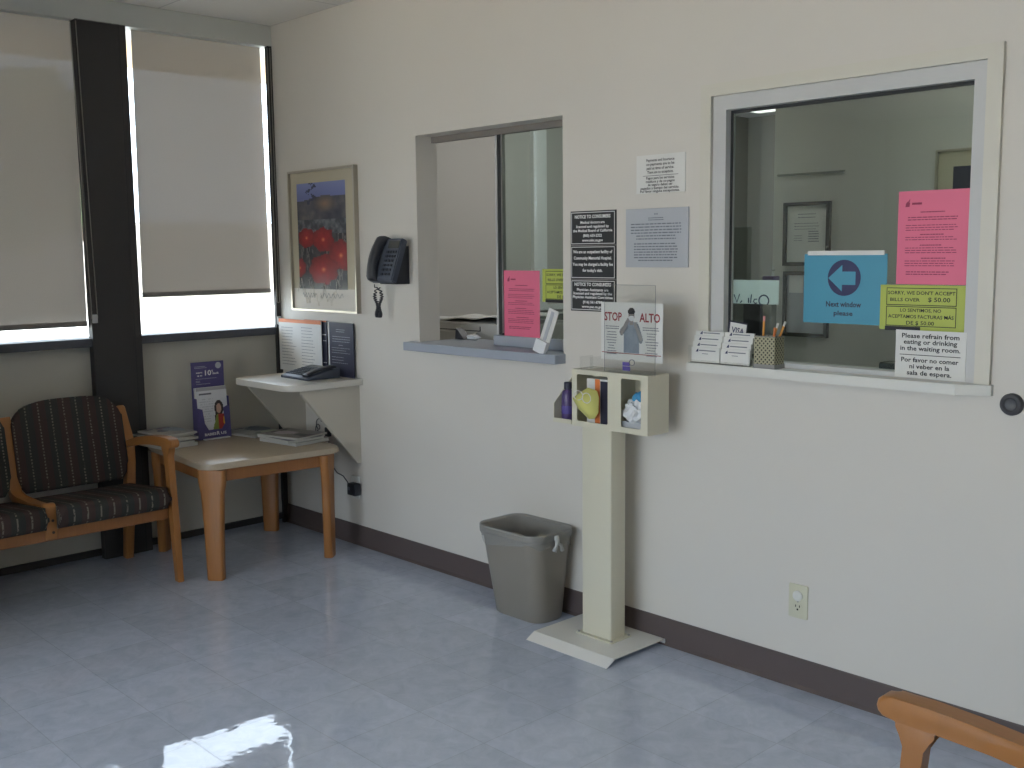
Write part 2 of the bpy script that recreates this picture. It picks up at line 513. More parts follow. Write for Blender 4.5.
def vnoise(x, y, s=0):
    def hsh(i, j):
        q = math.sin(i * 127.1 + j * 311.7 + s * 74.7) * 43758.5453
        return q - math.floor(q)
    i, j = math.floor(x), math.floor(y); fx, fy = x - i, y - j
    fx = fx * fx * (3 - 2 * fx); fy = fy * fy * (3 - 2 * fy)
    return (hsh(i, j) * (1 - fx) + hsh(i + 1, j) * fx) * (1 - fy) + (hsh(i, j + 1) * (1 - fx) + hsh(i + 1, j + 1) * fx) * fy
def fbm(x, y, s=0): return 0.55 * vnoise(x, y, s) + 0.3 * vnoise(2.1 * x, 2.1 * y, s + 1) + 0.15 * vnoise(4.3 * x, 4.3 * y, s + 2)
def mixc(a, b, t):
    t = max(0, min(1, t)); return tuple(p + (q - p) * t for p, q in zip(a, b))

# ------------------------------------------------------------------ the setting
HZ = 2.612
struct('floor', bx((-0.8, -6.5, -0.06), (7.2, 5.3, 0.0)), 'floor')
struct('ceiling', bx((-0.8, -6.6, HZ), (7.2, 5.4, HZ + 0.08)), 'ceiling')
# service wall with its two openings
wb = B()
LX0, LX1, LZ0, LZ1 = 1.172, 2.072, 1.015, 1.960
RX0, RX1, RZ0, RZ1 = 2.770, 3.682, 1.030, 1.952
T = 0.12
box(wb, (-0.022, 0, 0), (LX0, T, HZ)); box(wb, (LX0, 0, 0), (LX1, T, LZ0)); box(wb, (LX0, 0, LZ1), (LX1, T, HZ))
box(wb, (LX1, 0, 0), (RX0, T, HZ)); box(wb, (RX0, 0, 0), (RX1, T, RZ0)); box(wb, (RX0, 0, RZ1), (RX1, T, HZ)); box(wb, (RX1, 0, 0), (7.2, T, HZ))
struct('wall_back', wb, 'wall_paint')
# rubber baseboard with a small toe
bb = B()
prism(bb, [(0, 0), (-0.014, 0), (-0.010, 0.006), (-0.006, 0.012), (-0.005, 0.098), (-0.003, 0.1016), (0, 0.1016)], ((0, 0, 0), (0, 1, 0), (0, 0, 1)), 7.0)
struct('baseboard_back', bb, 'rubber_base')
# window wall: pillars, rails, panels
def pillar(nm, y0, y1):
    b = B(); box(b, (-0.045, y0, 0), (0.0, y1, HZ - 0.1))
    if y1 - y0 > 0.1: box(b, (-0.15, y0 + 0.09, 0), (-0.045, y1 - 0.09, HZ - 0.1))
    o = struct(nm, b, 'dark_aluminium')
    return o
P1 = (-1.012, -0.775)
pillar('trim_1', *P1)
g = B(); box(g, (-0.002, -0.812, 0.0), (0.0006, -0.806, HZ - 0.1)); struct('groove', g, 'gasket', bpy.data.objects['trim_1'])
struct('trim_2', bx((-0.022, -0.028, 0), (0.0, 0.0, HZ - 0.1)), 'dark_aluminium')
pillar('trim_3', -2.02, -1.78)
struct('trim_4', bx((-0.10, -2.60, 2.508), (0.0, -0.0005, HZ)), 'fascia_paint')
struct('wall_left', bx((-0.15, -6.5, 0), (0.0, -2.70, HZ)), 'wall_paint')
struct('wall_shade_block', bx((0.0, -2.70, 0), (1.2, -2.60, HZ)), 'wall_paint')  # unseen wall added to shade the floor and chairs along the windows
def window(i, y0, y1):
    r = struct_root('window_%d' % i, (-0.15, y0, 0))
    obj('sill_rail', bx((-0.15, y0, 1.022), (-0.012, y1, 1.062), 0.003), 'dark_rail', r)
    obj('spandrel', bx((-0.14, y0, 0.032), (-0.10, y1, 1.022)), 'spandrel_paint', r)
    obj('base_rail', bx((-0.15, y0, 0.0), (-0.085, y1, 0.032)), 'dark_aluminium', r)
    obj('pane', bx((-0.135, y0, 1.062), (-0.129, y1, 2.508)), 'glass', r)
    return r
window(1, P1[1] - 0.09, 0.115)
window(2, -1.87, P1[0] + 0.09)
window(3, -2.70, -1.93)
# the rest of the waiting room
struct('wall_right', bx((7.0, -6.5, 0), (7.2, 0, HZ)), 'wall_paint')
FW0, FW1, FZ0, FZ1 = 1.3, 5.3, 0.15, 2.45
wf_ = B()
box(wf_, (-0.16, -6.6, 0), (FW0, -6.5, HZ)); box(wf_, (FW1, -6.6, 0), (7.2, -6.5, HZ)); box(wf_, (FW0, -6.6, 0), (FW1, -6.5, FZ0)); box(wf_, (FW0, -6.6, FZ1), (FW1, -6.5, HZ))
struct('wall_front', wf_, 'wall_paint')
w7 = struct_root('window_6', (3.3, -6.55, FZ0))
fb_ = B()
for x in (FW0, 2.6, 3.9, FW1 - 0.06): box(fb_, (x, -6.58, FZ0), (x + 0.06, -6.52, FZ1))
obj('window_frame', fb_, 'dark_aluminium', w7)
obj('pane', bx((FW0, -6.555, FZ0), (FW1, -6.549, FZ1)), 'glass', w7)
# the office behind the service wall
wo = B(); box(wo, (-0.022, T, 0), (0.0, 0.7, HZ)); box(wo, (-0.16, 0.116, 0), (-0.0225, 0.7, 1.02)); box(wo, (-0.16, 0.7, 0), (0.0, 3.2, HZ)); struct('wall_office_left', wo, 'office_paint')
struct('wall_office_recess', bx((-0.8, 3.2, 0), (-0.6, 5.3, HZ)), 'office_end_paint')
struct('wall_office_end', bx((-0.6, 5.2, 0), (1.92, 5.3, HZ)), 'office_end_paint')
struct('wall_office_back', bx((1.92, 1.70, 0), (7.0, 5.3, HZ)), 'office_paint')
struct('wall_office_right', bx((7.0, T, 0), (7.2, 1.70, HZ)), 'office_paint')
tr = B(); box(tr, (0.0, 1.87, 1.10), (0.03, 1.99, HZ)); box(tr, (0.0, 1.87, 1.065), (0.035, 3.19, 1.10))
struct('white_l_bar', tr, 'white_gloss')  # white L-shaped bar on the office left wall
struct('trim_6', bx((0.0, 1.87, 0.0), (0.02, 3.19, 1.045)), 'cabinet_grey')

# ceiling lights
def troffer(label, x, y, sx, sy, lampm, group):
    t = thing('ceiling_light', label, 'ceiling light', (x, y, HZ), group)
    fr = holed_plate([(x - sx / 2, y - sy / 2), (x + sx / 2, y - sy / 2), (x + sx / 2, y + sy / 2), (x - sx / 2, y + sy / 2)],
                     [[(x - sx / 2 + .03, y - sy / 2 + .03), (x - sx / 2 + .03, y + sy / 2 - .03), (x + sx / 2 - .03, y + sy / 2 - .03), (x + sx / 2 - .03, y - sy / 2 + .03)]],
                     ((0, 0, HZ - 0.02), (1, 0, 0), (0, 1, 0)), 0.02)
    obj('light_frame', fr, 'window_aluminium', t)
    obj('diffuser', bx((x - sx / 2 + .03, y - sy / 2 + .03, HZ - 0.014), (x + sx / 2 - .03, y + sy / 2 - .03, HZ - 0.008)), lampm, t)
    return t
troffer('added unseen ceiling light filling the waiting room', 5.6, -3.6, 1.22, 0.61, 'fill_lamp', None)  # unseen fixture added as fill light for the waiting room
troffer('lit fluorescent ceiling fixture at the far end of the office', -0.12, 4.62, 0.40, 0.60, 'office_lamp_dim', None)
troffer('lit fluorescent ceiling fixture behind the service window', 3.6, 0.95, 1.22, 0.45, 'office_lamp', None)
troffer('lit fluorescent ceiling fixture beside the office side wall', 1.0, 1.6, 0.61, 1.22, 'office_lamp', None)

# ------------------------------------------------------------------ blinds
def blind(label, yl0, yl1, yr0, yr1, zb, zt=2.508):
    """yl0/yl1: near edge at top/bottom, yr0/yr1: edge by the corner at top/bottom"""
    r = thing('roller_blind', label, 'blind', (-0.06, (yl0 + yr0) / 2, zt), 'roller blinds on the window wall')
    b = B()
    x = -0.06
    q = [(yl1, zb + 0.02), (yr1, zb + 0.02), (yr0, zt), (yl0, zt)]
    b.faces.new([b.verts.new((x, yy, zz)) for yy, zz in q])
    obj('fabric', b, 'blind', r)
    h = B(); prism(h, [(yl1, zb), (yr1, zb), (yr1, zb + 0.024), (yl1, zb + 0.024)], ((x - 0.004, 0, 0), (0, 1, 0), (0, 0, 1)), 0.009)
    obj('hem_bar', h, 'hem', r)
    rl = B(); lathe(rl, [(0.022, yl0), (0.022, yr0)], (x - 0.022, 0, zt + 0.03), 'Y', 16)
    obj('roller', rl, 'hem', r)
    return r
bl1 = blind('roller blind next to the corner with a wide gap of daylight below', -0.722, -0.733, -0.033, -0.024, 1.243)
bl2 = blind('roller blind behind the striped chairs, its bead chain hanging on the dark pillar', -1.775, -1.775, -1.000, -1.012, 1.118)
bl3 = blind('roller blind in the third window beyond the striped chairs', -2.59, -2.59, -2.03, -2.03, 1.15)
def chain(parent, y, x, z0, z1, w, lean=0.0):
    pts = []
    n = 24
    for i in range(n + 1): pts.append((x, y - w / 2 - lean * (1 - i / n), z1 - (z1 - z0) * i / n))
    for i in range(1, 8):
        a = PI + PI * i / 8
        pts.append((x, y + math.cos(a) * w / 2, z0 + math.sin(a) * w / 2))
    for i in range(n + 1): pts.append((x, y + w / 2 - lean * (i / n), z0 + (z1 - z0) * i / n))
    obj('bead_chain', tube(B(), pts, 0.0026, 6), 'chain', parent)
chain(bl2, -1.000, 0.006, 1.16, 2.50, 0.026, 0.022)
obj('chain_clip', bx((0.0006, -1.012, 1.135), (0.014, -0.988, 1.175), 0.004), 'window_aluminium', bl2)
chain(bl1, -0.018, 0.006, 1.20, 2.50, 0.016, 0.004)
obj('chain_clip', bx((0.0006, -0.028, 1.075), (0.014, -0.008, 1.12), 0.004), 'window_aluminium', bl1)

# ------------------------------------------------------------------ outside
struct('ground', bx((-90, -60, -0.5), (-0.2, 60, -0.4)), 'concrete')
struct('bounce_ground', bx((-0.2, -60, -0.5), (40, -6.7, -0.4)), 'bounce_tan')  # unseen ground added to bounce warm light up through the front window
struct('pavement_kerb', bx((-9.5, -40, -0.4), (-9.2, 40, -0.1)), 'concrete')
def tree(label, x, y, h, r, seed):
    rnd = random.Random(seed)
    t = thing('tree', label, 'tree', (x, y, -0.4), 'trees outside the blinds')
    obj('trunk', tube(B(), [(x, y + 1.1, -0.4), (x, y + 1.05, h * 0.35), (x, y + 0.6, h * 0.5), (x, y + 0.1, h * 0.66)], [0.16, 0.14, 0.10, 0.06], 10), 'bark', t)
    b = B()
    for k in range(22):
        a, e, d = rnd.random() * 2 * PI, rnd.random() * PI - PI / 2, r * (0.35 + 0.65 * rnd.random())
        c = Vector((x + math.cos(a) * math.cos(e) * d, y + math.sin(a) * math.cos(e) * d, h * 0.72 + math.sin(e) * d * 0.8))
        q = bmesh.ops.create_icosphere(b, subdivisions=2, radius=r * (0.22 + 0.2 * rnd.random()), matrix=Matrix.Translation(c))
        for v in q['verts']:
            v.co += (v.co - c) * (rnd.random() - 0.5) * 0.5
    obj('crown', b, 'leaf_green', t)
tree('leaning tree outside seen faintly through the blind behind the chairs', -10.0, 2.35, 3.7, 1.15, 3)
struct('eave', bx((-1.7, -8, 2.62), (-0.16, 7, 2.78)), 'eave_tan')
struct('garden_wall', bx((-30.3, -60, -0.4), (-30, 60, 2.6)), 'garden_wall')
# ------------------------------------------------------------------ service window with the grey ledge
def ledge(name, label, x0, x1, y0, y1, z0, z1, m, bev=0.003):
    return tag(obj(name, bx((x0, y0, z0), (x1, y1, z1), bev), m), label, 'ledge')
ledge('counter_ledge', 'grey laminate counter ledge under the open service window beside the wall phone', 1.128, 2.085, -0.062, -0.0005, 1.008, 1.046, 'grey_laminate')
struct('trim_9', bx((LX0 + .0005, -0.0005, 1.0155), (LX1 - .0005, 0.28, 1.045)), 'grey_laminate')
w4 = struct_root('window_4', (1.62, 0.1, 1.055))
obj('pane', bx((1.630, 0.098, 1.088), (2.071, 0.104, 1.934)), 'service_glass', w4)
obj('edge_profile', bx((1.602, 0.092, 1.092), (1.626, 0.110, 1.933), 0.002), 'gasket', w4)
obj('edge_strip', bx((1.592, 0.090, 1.092), (1.602, 0.112, 1.933)), 'window_aluminium', w4)
obj('edge_bead', bx((1.626, 0.091, 1.10), (1.632, 0.111, 1.933)), 'steel', w4)
obj('head_channel', bx((LX0 + .001, 0.088, 1.934), (LX1 - .001, 0.118, 1.9595), 0.001), 'hem', w4)
obj('bottom_channel', bx((1.575, 0.085, 1.0465), (2.072, 0.118, 1.09), 0.002), 'grey_laminate', w4)
def pink_notice(label, x0, z0, y, sc=1.0):
    t = thing('pink_notice', label, 'notice', (x0, y, z0), 'pink notices')
    w, h = 0.214 * sc, 0.277 * sc
    sheet('paper_sheet', x0, z0, x0 + w, z0 + h, y, 'paper_pink', t)
    f = WALL(x0, z0, y - 0.001)
    rnd = random.Random(4)
    bars(text_bars(0.07 * sc, 0.15 * sc, h - 0.062, 1, 0.01, 0.0035, rnd) + text_bars(0.03, w - 0.03, h - 0.077, 2, 0.007, 0.0028, rnd, centre=True)
         + text_bars(0.025, w - 0.025, h - 0.10, 3, 0.007, 0.0022, rnd) + text_bars(0.07, 0.15, h - 0.127, 1, 0.01, 0.003, rnd)
         + text_bars(0.025, w - 0.025, h - 0.135, 2, 0.007, 0.0022, rnd) + text_bars(0.07, 0.14, h - 0.158, 1, 0.01, 0.003, rnd)
         + text_bars(0.025, w - 0.025, h - 0.166, 3, 0.007, 0.0022, rnd) + text_bars(0.075, 0.15, h - 0.196, 1, 0.01, 0.003, rnd)
         + text_bars(0.025, w - 0.025, h - 0.204, 3, 0.007, 0.0022, rnd) + text_bars(0.03, w - 0.04, h - 0.236, 2, 0.007, 0.0028, rnd), f, 'pink_print', t)
    b = B()
    og = Vector((x0, y - 0.0016, z0))
    def tri(pts): b.faces.new([b.verts.new(og + Vector((u, 0, v))) for u, v in pts])
    tri([(0.022, h - 0.046), (0.034, h - 0.046), (0.036, h - 0.034), (0.029, h - 0.030), (0.023, h - 0.036)]); tri([(0.030, h - 0.030), (0.036, h - 0.022), (0.0345, h - 0.032)])
    tri([(0.042, h - 0.040), (0.072, h - 0.040), (0.072, h - 0.034), (0.042, h - 0.034)])
    obj('logo', b, 'pink_print', t)
    return t
pink_notice('pink notice taped to the sliding pane above the grey counter ledge', 1.633, 1.090, 0.0965, 1.0)
def green_notice(label, x0, z0, y):
    w, h = 0.258, 0.134
    t = thing('green_notice', label, 'notice', (x0, y, z0), 'lime green notices')
    sheet('paper_sheet', x0, z0, x0 + w, z0 + h, y, 'paper_green', t)
    f = WALL(x0, z0, y - 0.001)
    fr = []
    def ring(u0, v0, u1, v1, k=0.0022): fr.extend([(u0, v0, u1, v0 + k), (u0, v1 - k, u1, v1), (u0, v0, u0 + k, v1), (u1 - k, v0, u1, v1)])
    ring(0.020, 0.074, 0.234, 0.126); ring(0.020, 0.012, 0.234, 0.071)
    bars(fr, f, 'black_print', t, 'text_border')
    letters([("SORRY, WE DON'T ACCEPT", 0.127, 0.106, 0.0105, 0.205), ('BILLS OVER', 0.078, 0.086, 0.010, 0.092), ('$ 50.00', 0.182, 0.086, 0.013, 0.066),
             ('LO SENTIMOS, NO', 0.127, 0.055, 0.010, 0.125), ('ACEPTAMOS FACTURAS MÁS', 0.127, 0.036, 0.0105, 0.20), ('DE $ 50.00', 0.127, 0.017, 0.0115, 0.085)], f, 'black_print', t, bold=0.02)
    obj('tape_strip', bx((x0 + 0.018, y - 0.0022, z0 - 0.002), (x0 + 0.128, y - 0.0012, z0 + 0.011)), 'black_print', t)
    return t
green_notice('lime green bills notice beside the pink notice in the window above the grey ledge', 1.863, 1.240, 0.0965)
# narrow leaflet leaning in a small clear holder on the grey ledge
lf = thing('leaflet_holder', 'clear holder with a narrow white leaflet on the end of the grey ledge', 'leaflet holder', (2.01, -0.03, 1.046))
def slab(bm, p0, p1, w_dir, w, t):
    p0, p1 = Vector(p0), Vector(p1); W = Vector(w_dir).normalized(); L = (p1 - p0); n = W.cross(L.normalized())
    vs = [p0 - W * w / 2, p0 + W * w / 2, p1 + W * w / 2, p1 - W * w / 2]
    a = [bm.verts.new(v) for v in vs]; b = [bm.verts.new(v + n * t) for v in vs]
    bm.faces.new(a); bm.faces.new(list(reversed(b)))
    for i in range(4): bm.faces.new((a[(i + 1) % 4], a[i], b[i], b[(i + 1) % 4]))
    return bm
Wd = (0.93, 0.36, 0.08)
obj('leaflet', slab(B(), (1.992, -0.035, 1.062), (2.046, -0.022, 1.218), (0.95, 0.0, -0.30), 0.054, 0.004), 'paper_white', lf)
obj('leaflet_print', slab(B(), (2.004, -0.0385, 1.098), (2.044, -0.0285, 1.210), (0.95, 0.0, -0.30), 0.016, 0.0008), 'paper_grey', lf)
obj('holder', slab(B(), (1.985, -0.043, 1.048), (2.002, -0.039, 1.096), (0.95, 0.0, -0.30), 0.060, 0.014), 'tissue', lf)

# ------------------------------------------------------------------ larger service window
w5 = struct_root('window_5', (3.22, 0.0, 1.06))
cas = holed_plate([(2.728, 1.060), (3.725, 1.060), (3.725, 1.992), (2.728, 1.992)], [[(RX0, 1.060 + 0.0005), (RX0, 1.952), (RX1, 1.952), (RX1, 1.060 + 0.0005)]], WALL(0, 0, 0), 0.014)
obj('casing', cas, 'casing_paint', w5)
obj('metal_frame', holed_plate([(RX0 + .0005, 1.058), (RX1 - .0005, 1.058), (RX1 - .0005, RZ1 - .0005), (RX0 + .0005, RZ1 - .0005)], [[(2.822, 1.076), (2.822, 1.904), (3.643, 1.904), (3.643, 1.076)]], WALL(0, 0, 0.055), 0.055), 'window_aluminium', w5)
gk = B(); box(gk, (2.8222, 0.028, 1.076), (2.829, 0.034, 1.9038)); box(gk, (2.829, 0.028, 1.893), (3.6428, 0.034, 1.9038))
obj('gasket', gk, 'gasket', w5)
obj('pane', bx((2.83, 0.036, 1.07), (3.643, 0.042, 1.90)), 'service_glass', w5)
sl = B(); prism(sl, [(2.714, -0.060), (3.650, -0.060), (3.732, -0.016), (3.732, 0.20), (2.714, 0.20)], ((0, 0, 1.030), (1, 0, 0), (0, 1, 0)), 0.030)
tag(obj('window_sill', sl, 'white_sill'), 'white painted ledge under the larger service window with the taped notices', 'ledge')
pink_notice('pink notice taped on the larger service window above the lime green notice', 3.420, 1.336, 0.030, 0.985)
green_notice('lime green bills notice taped between the pink and white notices on the larger service window', 3.374, 1.200, 0.026)
bn = thing('blue_notice', 'blue notice with an arrow in a circle taped on the larger service window', 'notice', (3.13, 0.032, 1.22))
bx0, bz0, bw, bh = 3.109, 1.210, 0.281, 0.217
sheet('paper_sheet', bx0, bz0, bx0 + bw, bz0 + bh, 0.032, 'paper_blue', bn)
obj('hanger_clip', bx((bx0 + 0.012, 0.029, bz0 + bh - 0.004), (bx0 + bw - 0.01, 0.033, bz0 + bh + 0.010), 0.001), 'paper_white', bn)
fb = WALL(bx0, bz0, 0.031)
cb = B()
cx, cy, R = 0.140, 0.143, 0.056
og = Vector((bx0, 0.031 - 0.0006, bz0))
cb.faces.new([cb.verts.new(og + Vector((cx + R * math.cos(a * PI / 24), 0, cy + R * math.sin(a * PI / 24)))) for a in range(48)])
obj('disc', cb, 'navy_print', bn)
ab = B()
ab.faces.new([ab.verts.new(og + Vector((cx + u * 0.054, -0.0006, cy + v * 0.054))) for u, v in ((-1.0, -0.02), (-0.12, -0.78), (-0.12, -0.40), (0.72, -0.40), (0.72, 0.36), (-0.12, 0.36), (-0.12, 0.74))])
obj('arrow', ab, 'paper_blue', bn)
letters([('Next window', 0.140, 0.053, 0.017, 0.120), ('please', 0.140, 0.026, 0.015, 0.065)], fb, 'navy', bn, bold=0.035)
rn = thing('white_notice', 'white no eating notice taped at the bottom of the larger service window', 'notice', (3.55, -0.001, 1.063))
sheet('paper_sheet', 3.441, 1.0625, 3.652, 1.203, -0.0005, 'paper_white', rn)
fr_ = WALL(3.441, 1.0625, -0.0015)
letters([('Please refrain from', 0.105, 0.118, 0.0135, 0.172), ('eating or drinking', 0.105, 0.100, 0.0135, 0.160), ('in the waiting room.', 0.105, 0.081, 0.0135, 0.180)], fr_, 'black_print', rn, bold=0.03)
letters([('Por favor no comer', 0.105, 0.047, 0.0135, 0.172), ('ni veber en la', 0.105, 0.028, 0.0135, 0.120), ('sala de espera.', 0.105, 0.009, 0.0135, 0.134)], fr_, 'black_print', rn, bold=0.03)
bars([(0.014, 0.067, 0.196, 0.069)], fr_, 'black_print', rn, 'printed_line')
# white card with clipped script hung inside the glass
vc = thing('window_card', 'white card with cut off dark script taped behind the larger service window', 'card', (2.92, 0.05, 1.26))
sheet('card_sheet', 2.827, 1.262, 3.005, 1.342, 0.050, 'tissue', vc)
sb = B()
def stroke(pts, r=0.0022):
    tube(sb, [(2.827 + u, 0.0485, 1.262 + v) for u, v in pts], r, 5)
stroke([(0.004, 0.030), (0.016, 0.004), (0.026, 0.032)]); stroke([(0.030, 0.003), (0.036, 0.010)])
stroke([(0.062, 0.020), (0.062, 0.003)]); stroke([(0.074, 0.032), (0.070, 0.003)]); stroke([(0.096, 0.016), (0.086, 0.016), (0.082, 0.008), (0.088, 0.002), (0.096, 0.004)])
stroke([(0.122 + 0.019 * math.cos(a * PI / 8), 0.012 + 0.018 * math.sin(a * PI / 8)) for a in range(-2, 12)], 0.0026)
obj('script_lettering', sb, 'navy_print', vc)

# things on the white ledge
sh_ = 1.060
ch = thing('card_holder', 'clear two column desktop holder for business cards on the white ledge', 'card holder', (2.82, -0.045, sh_))
hb = B()
for k in range(4):
    box(hb, (2.706, -0.050 + 0.008 * k, sh_ + 0.001 + 0.0195 * k), (2.946, -0.047 + 0.008 * k, sh_ + 0.010 + 0.0195 * k))
    box(hb, (2.706, -0.047 + 0.008 * k, sh_ + 0.001 + 0.0195 * k), (2.946, -0.0405 + 0.008 * k, sh_ + 0.003 + 0.0195 * k))
box(hb, (2.703, -0.056, sh_), (2.706, -0.017, sh_ + 0.06)); box(hb, (2.946, -0.056, sh_), (2.949, -0.017, sh_ + 0.06)); box(hb, (2.703, -0.056, sh_), (2.949, -0.017, sh_ + 0.0012))
obj('tray', hb, 'acrylic', ch)
ordn = ['bottom', 'second', 'third', 'top']
for c in range(2):
    for k in range(4):
        x0 = 2.709 + c * 0.120; z0 = sh_ + 0.0035 + 0.0195 * k; y0 = -0.0405 + 0.008 * k
        t = thing('business_card', 'white business cards, %s tier of the holder, column %s' % (ordn[k], 'by the window frame' if c == 0 else 'by the pencil cup'), 'business cards', (x0, y0, z0), 'business cards in the clear holder')
        hgt = 0.050
        obj('card_stock', bx((x0, y0 - 0.0055, z0), (x0 + 0.116, y0, z0 + hgt - 0.004 * (k == 3))), 'paper_white', t)
        ff = WALL(x0, z0, y0 - 0.0055)
        zt = hgt - 0.010
        bars([(0.032, zt - 0.002, 0.100, zt + 0.0015)] + ([(0.045, zt - 0.012, 0.07, zt - 0.010)] if k == 0 else []), ff, 'grey_print', t)
        b = B(); o_ = Vector((x0, y0 - 0.0062, z0))
        b.faces.new([b.verts.new(o_ + Vector((u, 0, v))) for u, v in ((0.018, zt - 0.005), (0.029, zt - 0.005), (0.029, zt + 0.006), (0.024, zt + 0.003))])
        obj('logo', b, 'navy_print', t)
vs_ = thing('card_sign', 'small dark framed payment card sign leaning behind the business cards', 'sign', (2.89, 0.0, 1.13))
def tilted(u, v): 
    a = math.radians(-7); return (2.886 + u * math.cos(a) - v * math.sin(a), 1.178 + u * math.sin(a) + v * math.cos(a))
pb = B(); prism(pb, [tilted(*q) for q in ((-0.038, -0.110), (0.036, -0.110), (0.036, 0.026), (-0.038, 0.026))], WALL(0, 0, -0.006), 0.002); obj('frame_border', pb, 'navy', vs_)
pb = B(); prism(pb, [tilted(*q) for q in ((-0.031, -0.106), (0.034, -0.106), (0.034, 0.021), (-0.031, 0.021))], WALL(0, 0, -0.008), 0.0006); obj('card_face', pb, 'paper_white', vs_)
a_ = math.radians(-7)
letters([('VISA', 0.002, -0.013, 0.020, 0.050)], ((2.886, -0.0086, 1.178), (math.cos(a_), 0, math.sin(a_)), (-math.sin(a_), 0, math.cos(a_))), 'navy_print', vs_, bold=0.03)
pc = thing('pencil_cup', 'square perforated metal pencil cup on the white ledge', 'pencil cup', (3.03, -0.03, sh_))
cbm = B()
for a, b in (((2.985, -0.058, sh_), (3.062, -0.0565, sh_ + 0.104)), ((2.985, -0.004, sh_), (3.062, -0.0025, sh_ + 0.104)), ((2.985, -0.0565, sh_), (2.9865, -0.004, sh_ + 0.104)), ((3.0605, -0.0565, sh_), (3.062, -0.004, sh_ + 0.104))): box(cbm, a, b)
obj('cup_wall', cbm, 'cup', pc)
cr_ = B(); box(cr_, (2.983, -0.060, sh_), (3.064, -0.0005, sh_ + 0.014)); obj('cup_base', cr_, 'steel', pc)
obj('cup_rim', tube(B(), [(2.985, -0.058, sh_ + 0.104), (3.062, -0.058, sh_ + 0.104), (3.062, -0.003, sh_ + 0.104), (2.985, -0.003, sh_ + 0.104)], 0.0018, 6, True), 'steel', pc)
def pencil(label, p0, p1, m='pencil_yellow', tip='pencil_pink'):
    t = thing('pencil', label, 'pencil', p0, 'pencils in the cup')
    p0, p1 = Vector(p0), Vector(p1); d = (p1 - p0).normalized()
    obj('shaft', tube(B(), [p0, p1 - d * 0.016], 0.0036, 6), m, t)
    obj('eraser', tube(B(), [p1 - d * 0.016, p1], 0.0036, 8), tip, t)
pencil('upright yellow pencil with a pink eraser in the pencil cup', (2.998, -0.03, sh_ + 0.016), (3.003, -0.03, sh_ + 0.168))
pencil('leaning orange pencil crossing the others in the pencil cup', (3.01, -0.03, sh_ + 0.016), (3.050, -0.022, sh_ + 0.146), 'pencil_yellow', 'paper_white')
pencil('leaning pencil with a white end at the edge of the pencil cup', (3.02, -0.02, sh_ + 0.016), (3.070, -0.010, sh_ + 0.152), 'pencil_yellow', 'paper_white')
pencil('short orange pencil in the middle of the pencil cup', (3.04, -0.035, sh_ + 0.016), (3.043, -0.030, sh_ + 0.132), 'orange', 'orange')

# ------------------------------------------------------------------ signs on the wall
ws = thing('white_wall_sign', 'white payment notice on the wall, topmost of the signs between the windows', 'sign', (2.55, 0, 1.71))
sheet('sign_board', 2.441, 1.646, 2.658, 1.780, 0, 'paper_white', ws, 0.003)
wf = WALL(2.441, 1.646, -0.003)
letters([('Payments and Insurance', 0.108, 0.111, 0.0095, 0.125), ('co-payments are to be', 0.108, 0.097, 0.0095, 0.125), ('paid at time of service.', 0.108, 0.083, 0.0095, 0.122), ('There are no exceptions.', 0.108, 0.069, 0.0095, 0.116),
         ('Pagos para los servicios', 0.108, 0.049, 0.009, 0.125), ('medicos y de co-pagos', 0.108, 0.037, 0.009, 0.128), ('de seguro deben ser', 0.108, 0.0255, 0.009, 0.110), ('pagados a tiempo del servicio.', 0.106, 0.014, 0.009, 0.172), ('Por favor ninguna excepciones.', 0.106, 0.003, 0.009, 0.176)], wf, 'black_print', ws, bold=0.03)
bars([(0.030, 0.0605, 0.188, 0.062)], wf, 'black_print', ws, 'printed_line')
gp = thing('grey_wall_plaque', 'grey framed notice with fine print on the wall between the windows', 'plaque', (2.54, 0, 1.49))
obj('plaque_frame', bx((2.395, -0.008, 1.384), (2.676, 0, 1.593), 0.002), 'paper_grey', gp)
sheet('printed_sheet', 2.401, 1.392, 2.670, 1.587, -0.008, 'paper_grey', gp, 0.0006)
rnd = random.Random(11)
fgp = WALL(2.401, 1.392, -0.0086)
bars(text_bars(0.02, 0.25, 0.146, 4, 0.0105, 0.004, rnd, 0.02) + text_bars(0.045, 0.225, 0.104, 2, 0.0105, 0.004, rnd, 0.05) + text_bars(0.035, 0.235, 0.076, 6, 0.0098, 0.004, rnd, 0.06) + text_bars(0.055, 0.21, 0.017, 1, 0.01, 0.004, rnd)
     + text_bars(0.10, 0.175, 0.167, 2, 0.007, 0.003, rnd) + [(0.128, 0.178, 0.133, 0.183), (0.137, 0.178, 0.142, 0.183)], fgp, 'grey_print', gp)
def black_sign(label, z0, z1, lines):
    x0, x1 = 2.117, 2.345
    t = thing('black_notice_sign', label, 'sign', ((x0 + x1) / 2, 0, z0), 'black notice signs')
    sheet('sign_board', x0, z0, x1, z1, 0, 'black_sign', t, 0.004)
    f = WALL(x0, z0, -0.004); w, h = x1 - x0, z1 - z0; k = 0.0022
    bars([(0.004, 0.005, w - 0.006, 0.005 + k), (0.004, h - 0.007, w - 0.006, h - 0.007 + k), (0.004, 0.005, 0.004 + k, h - 0.005), (w - 0.008, 0.005, w - 0.008 + k, h - 0.005)], f, 'white_print', t, 'border_line')
    letters([(s, w / 2 - 0.002, v, hh, ww) for s, v, hh, ww in lines], f, 'white_print', t, bold=0.035)
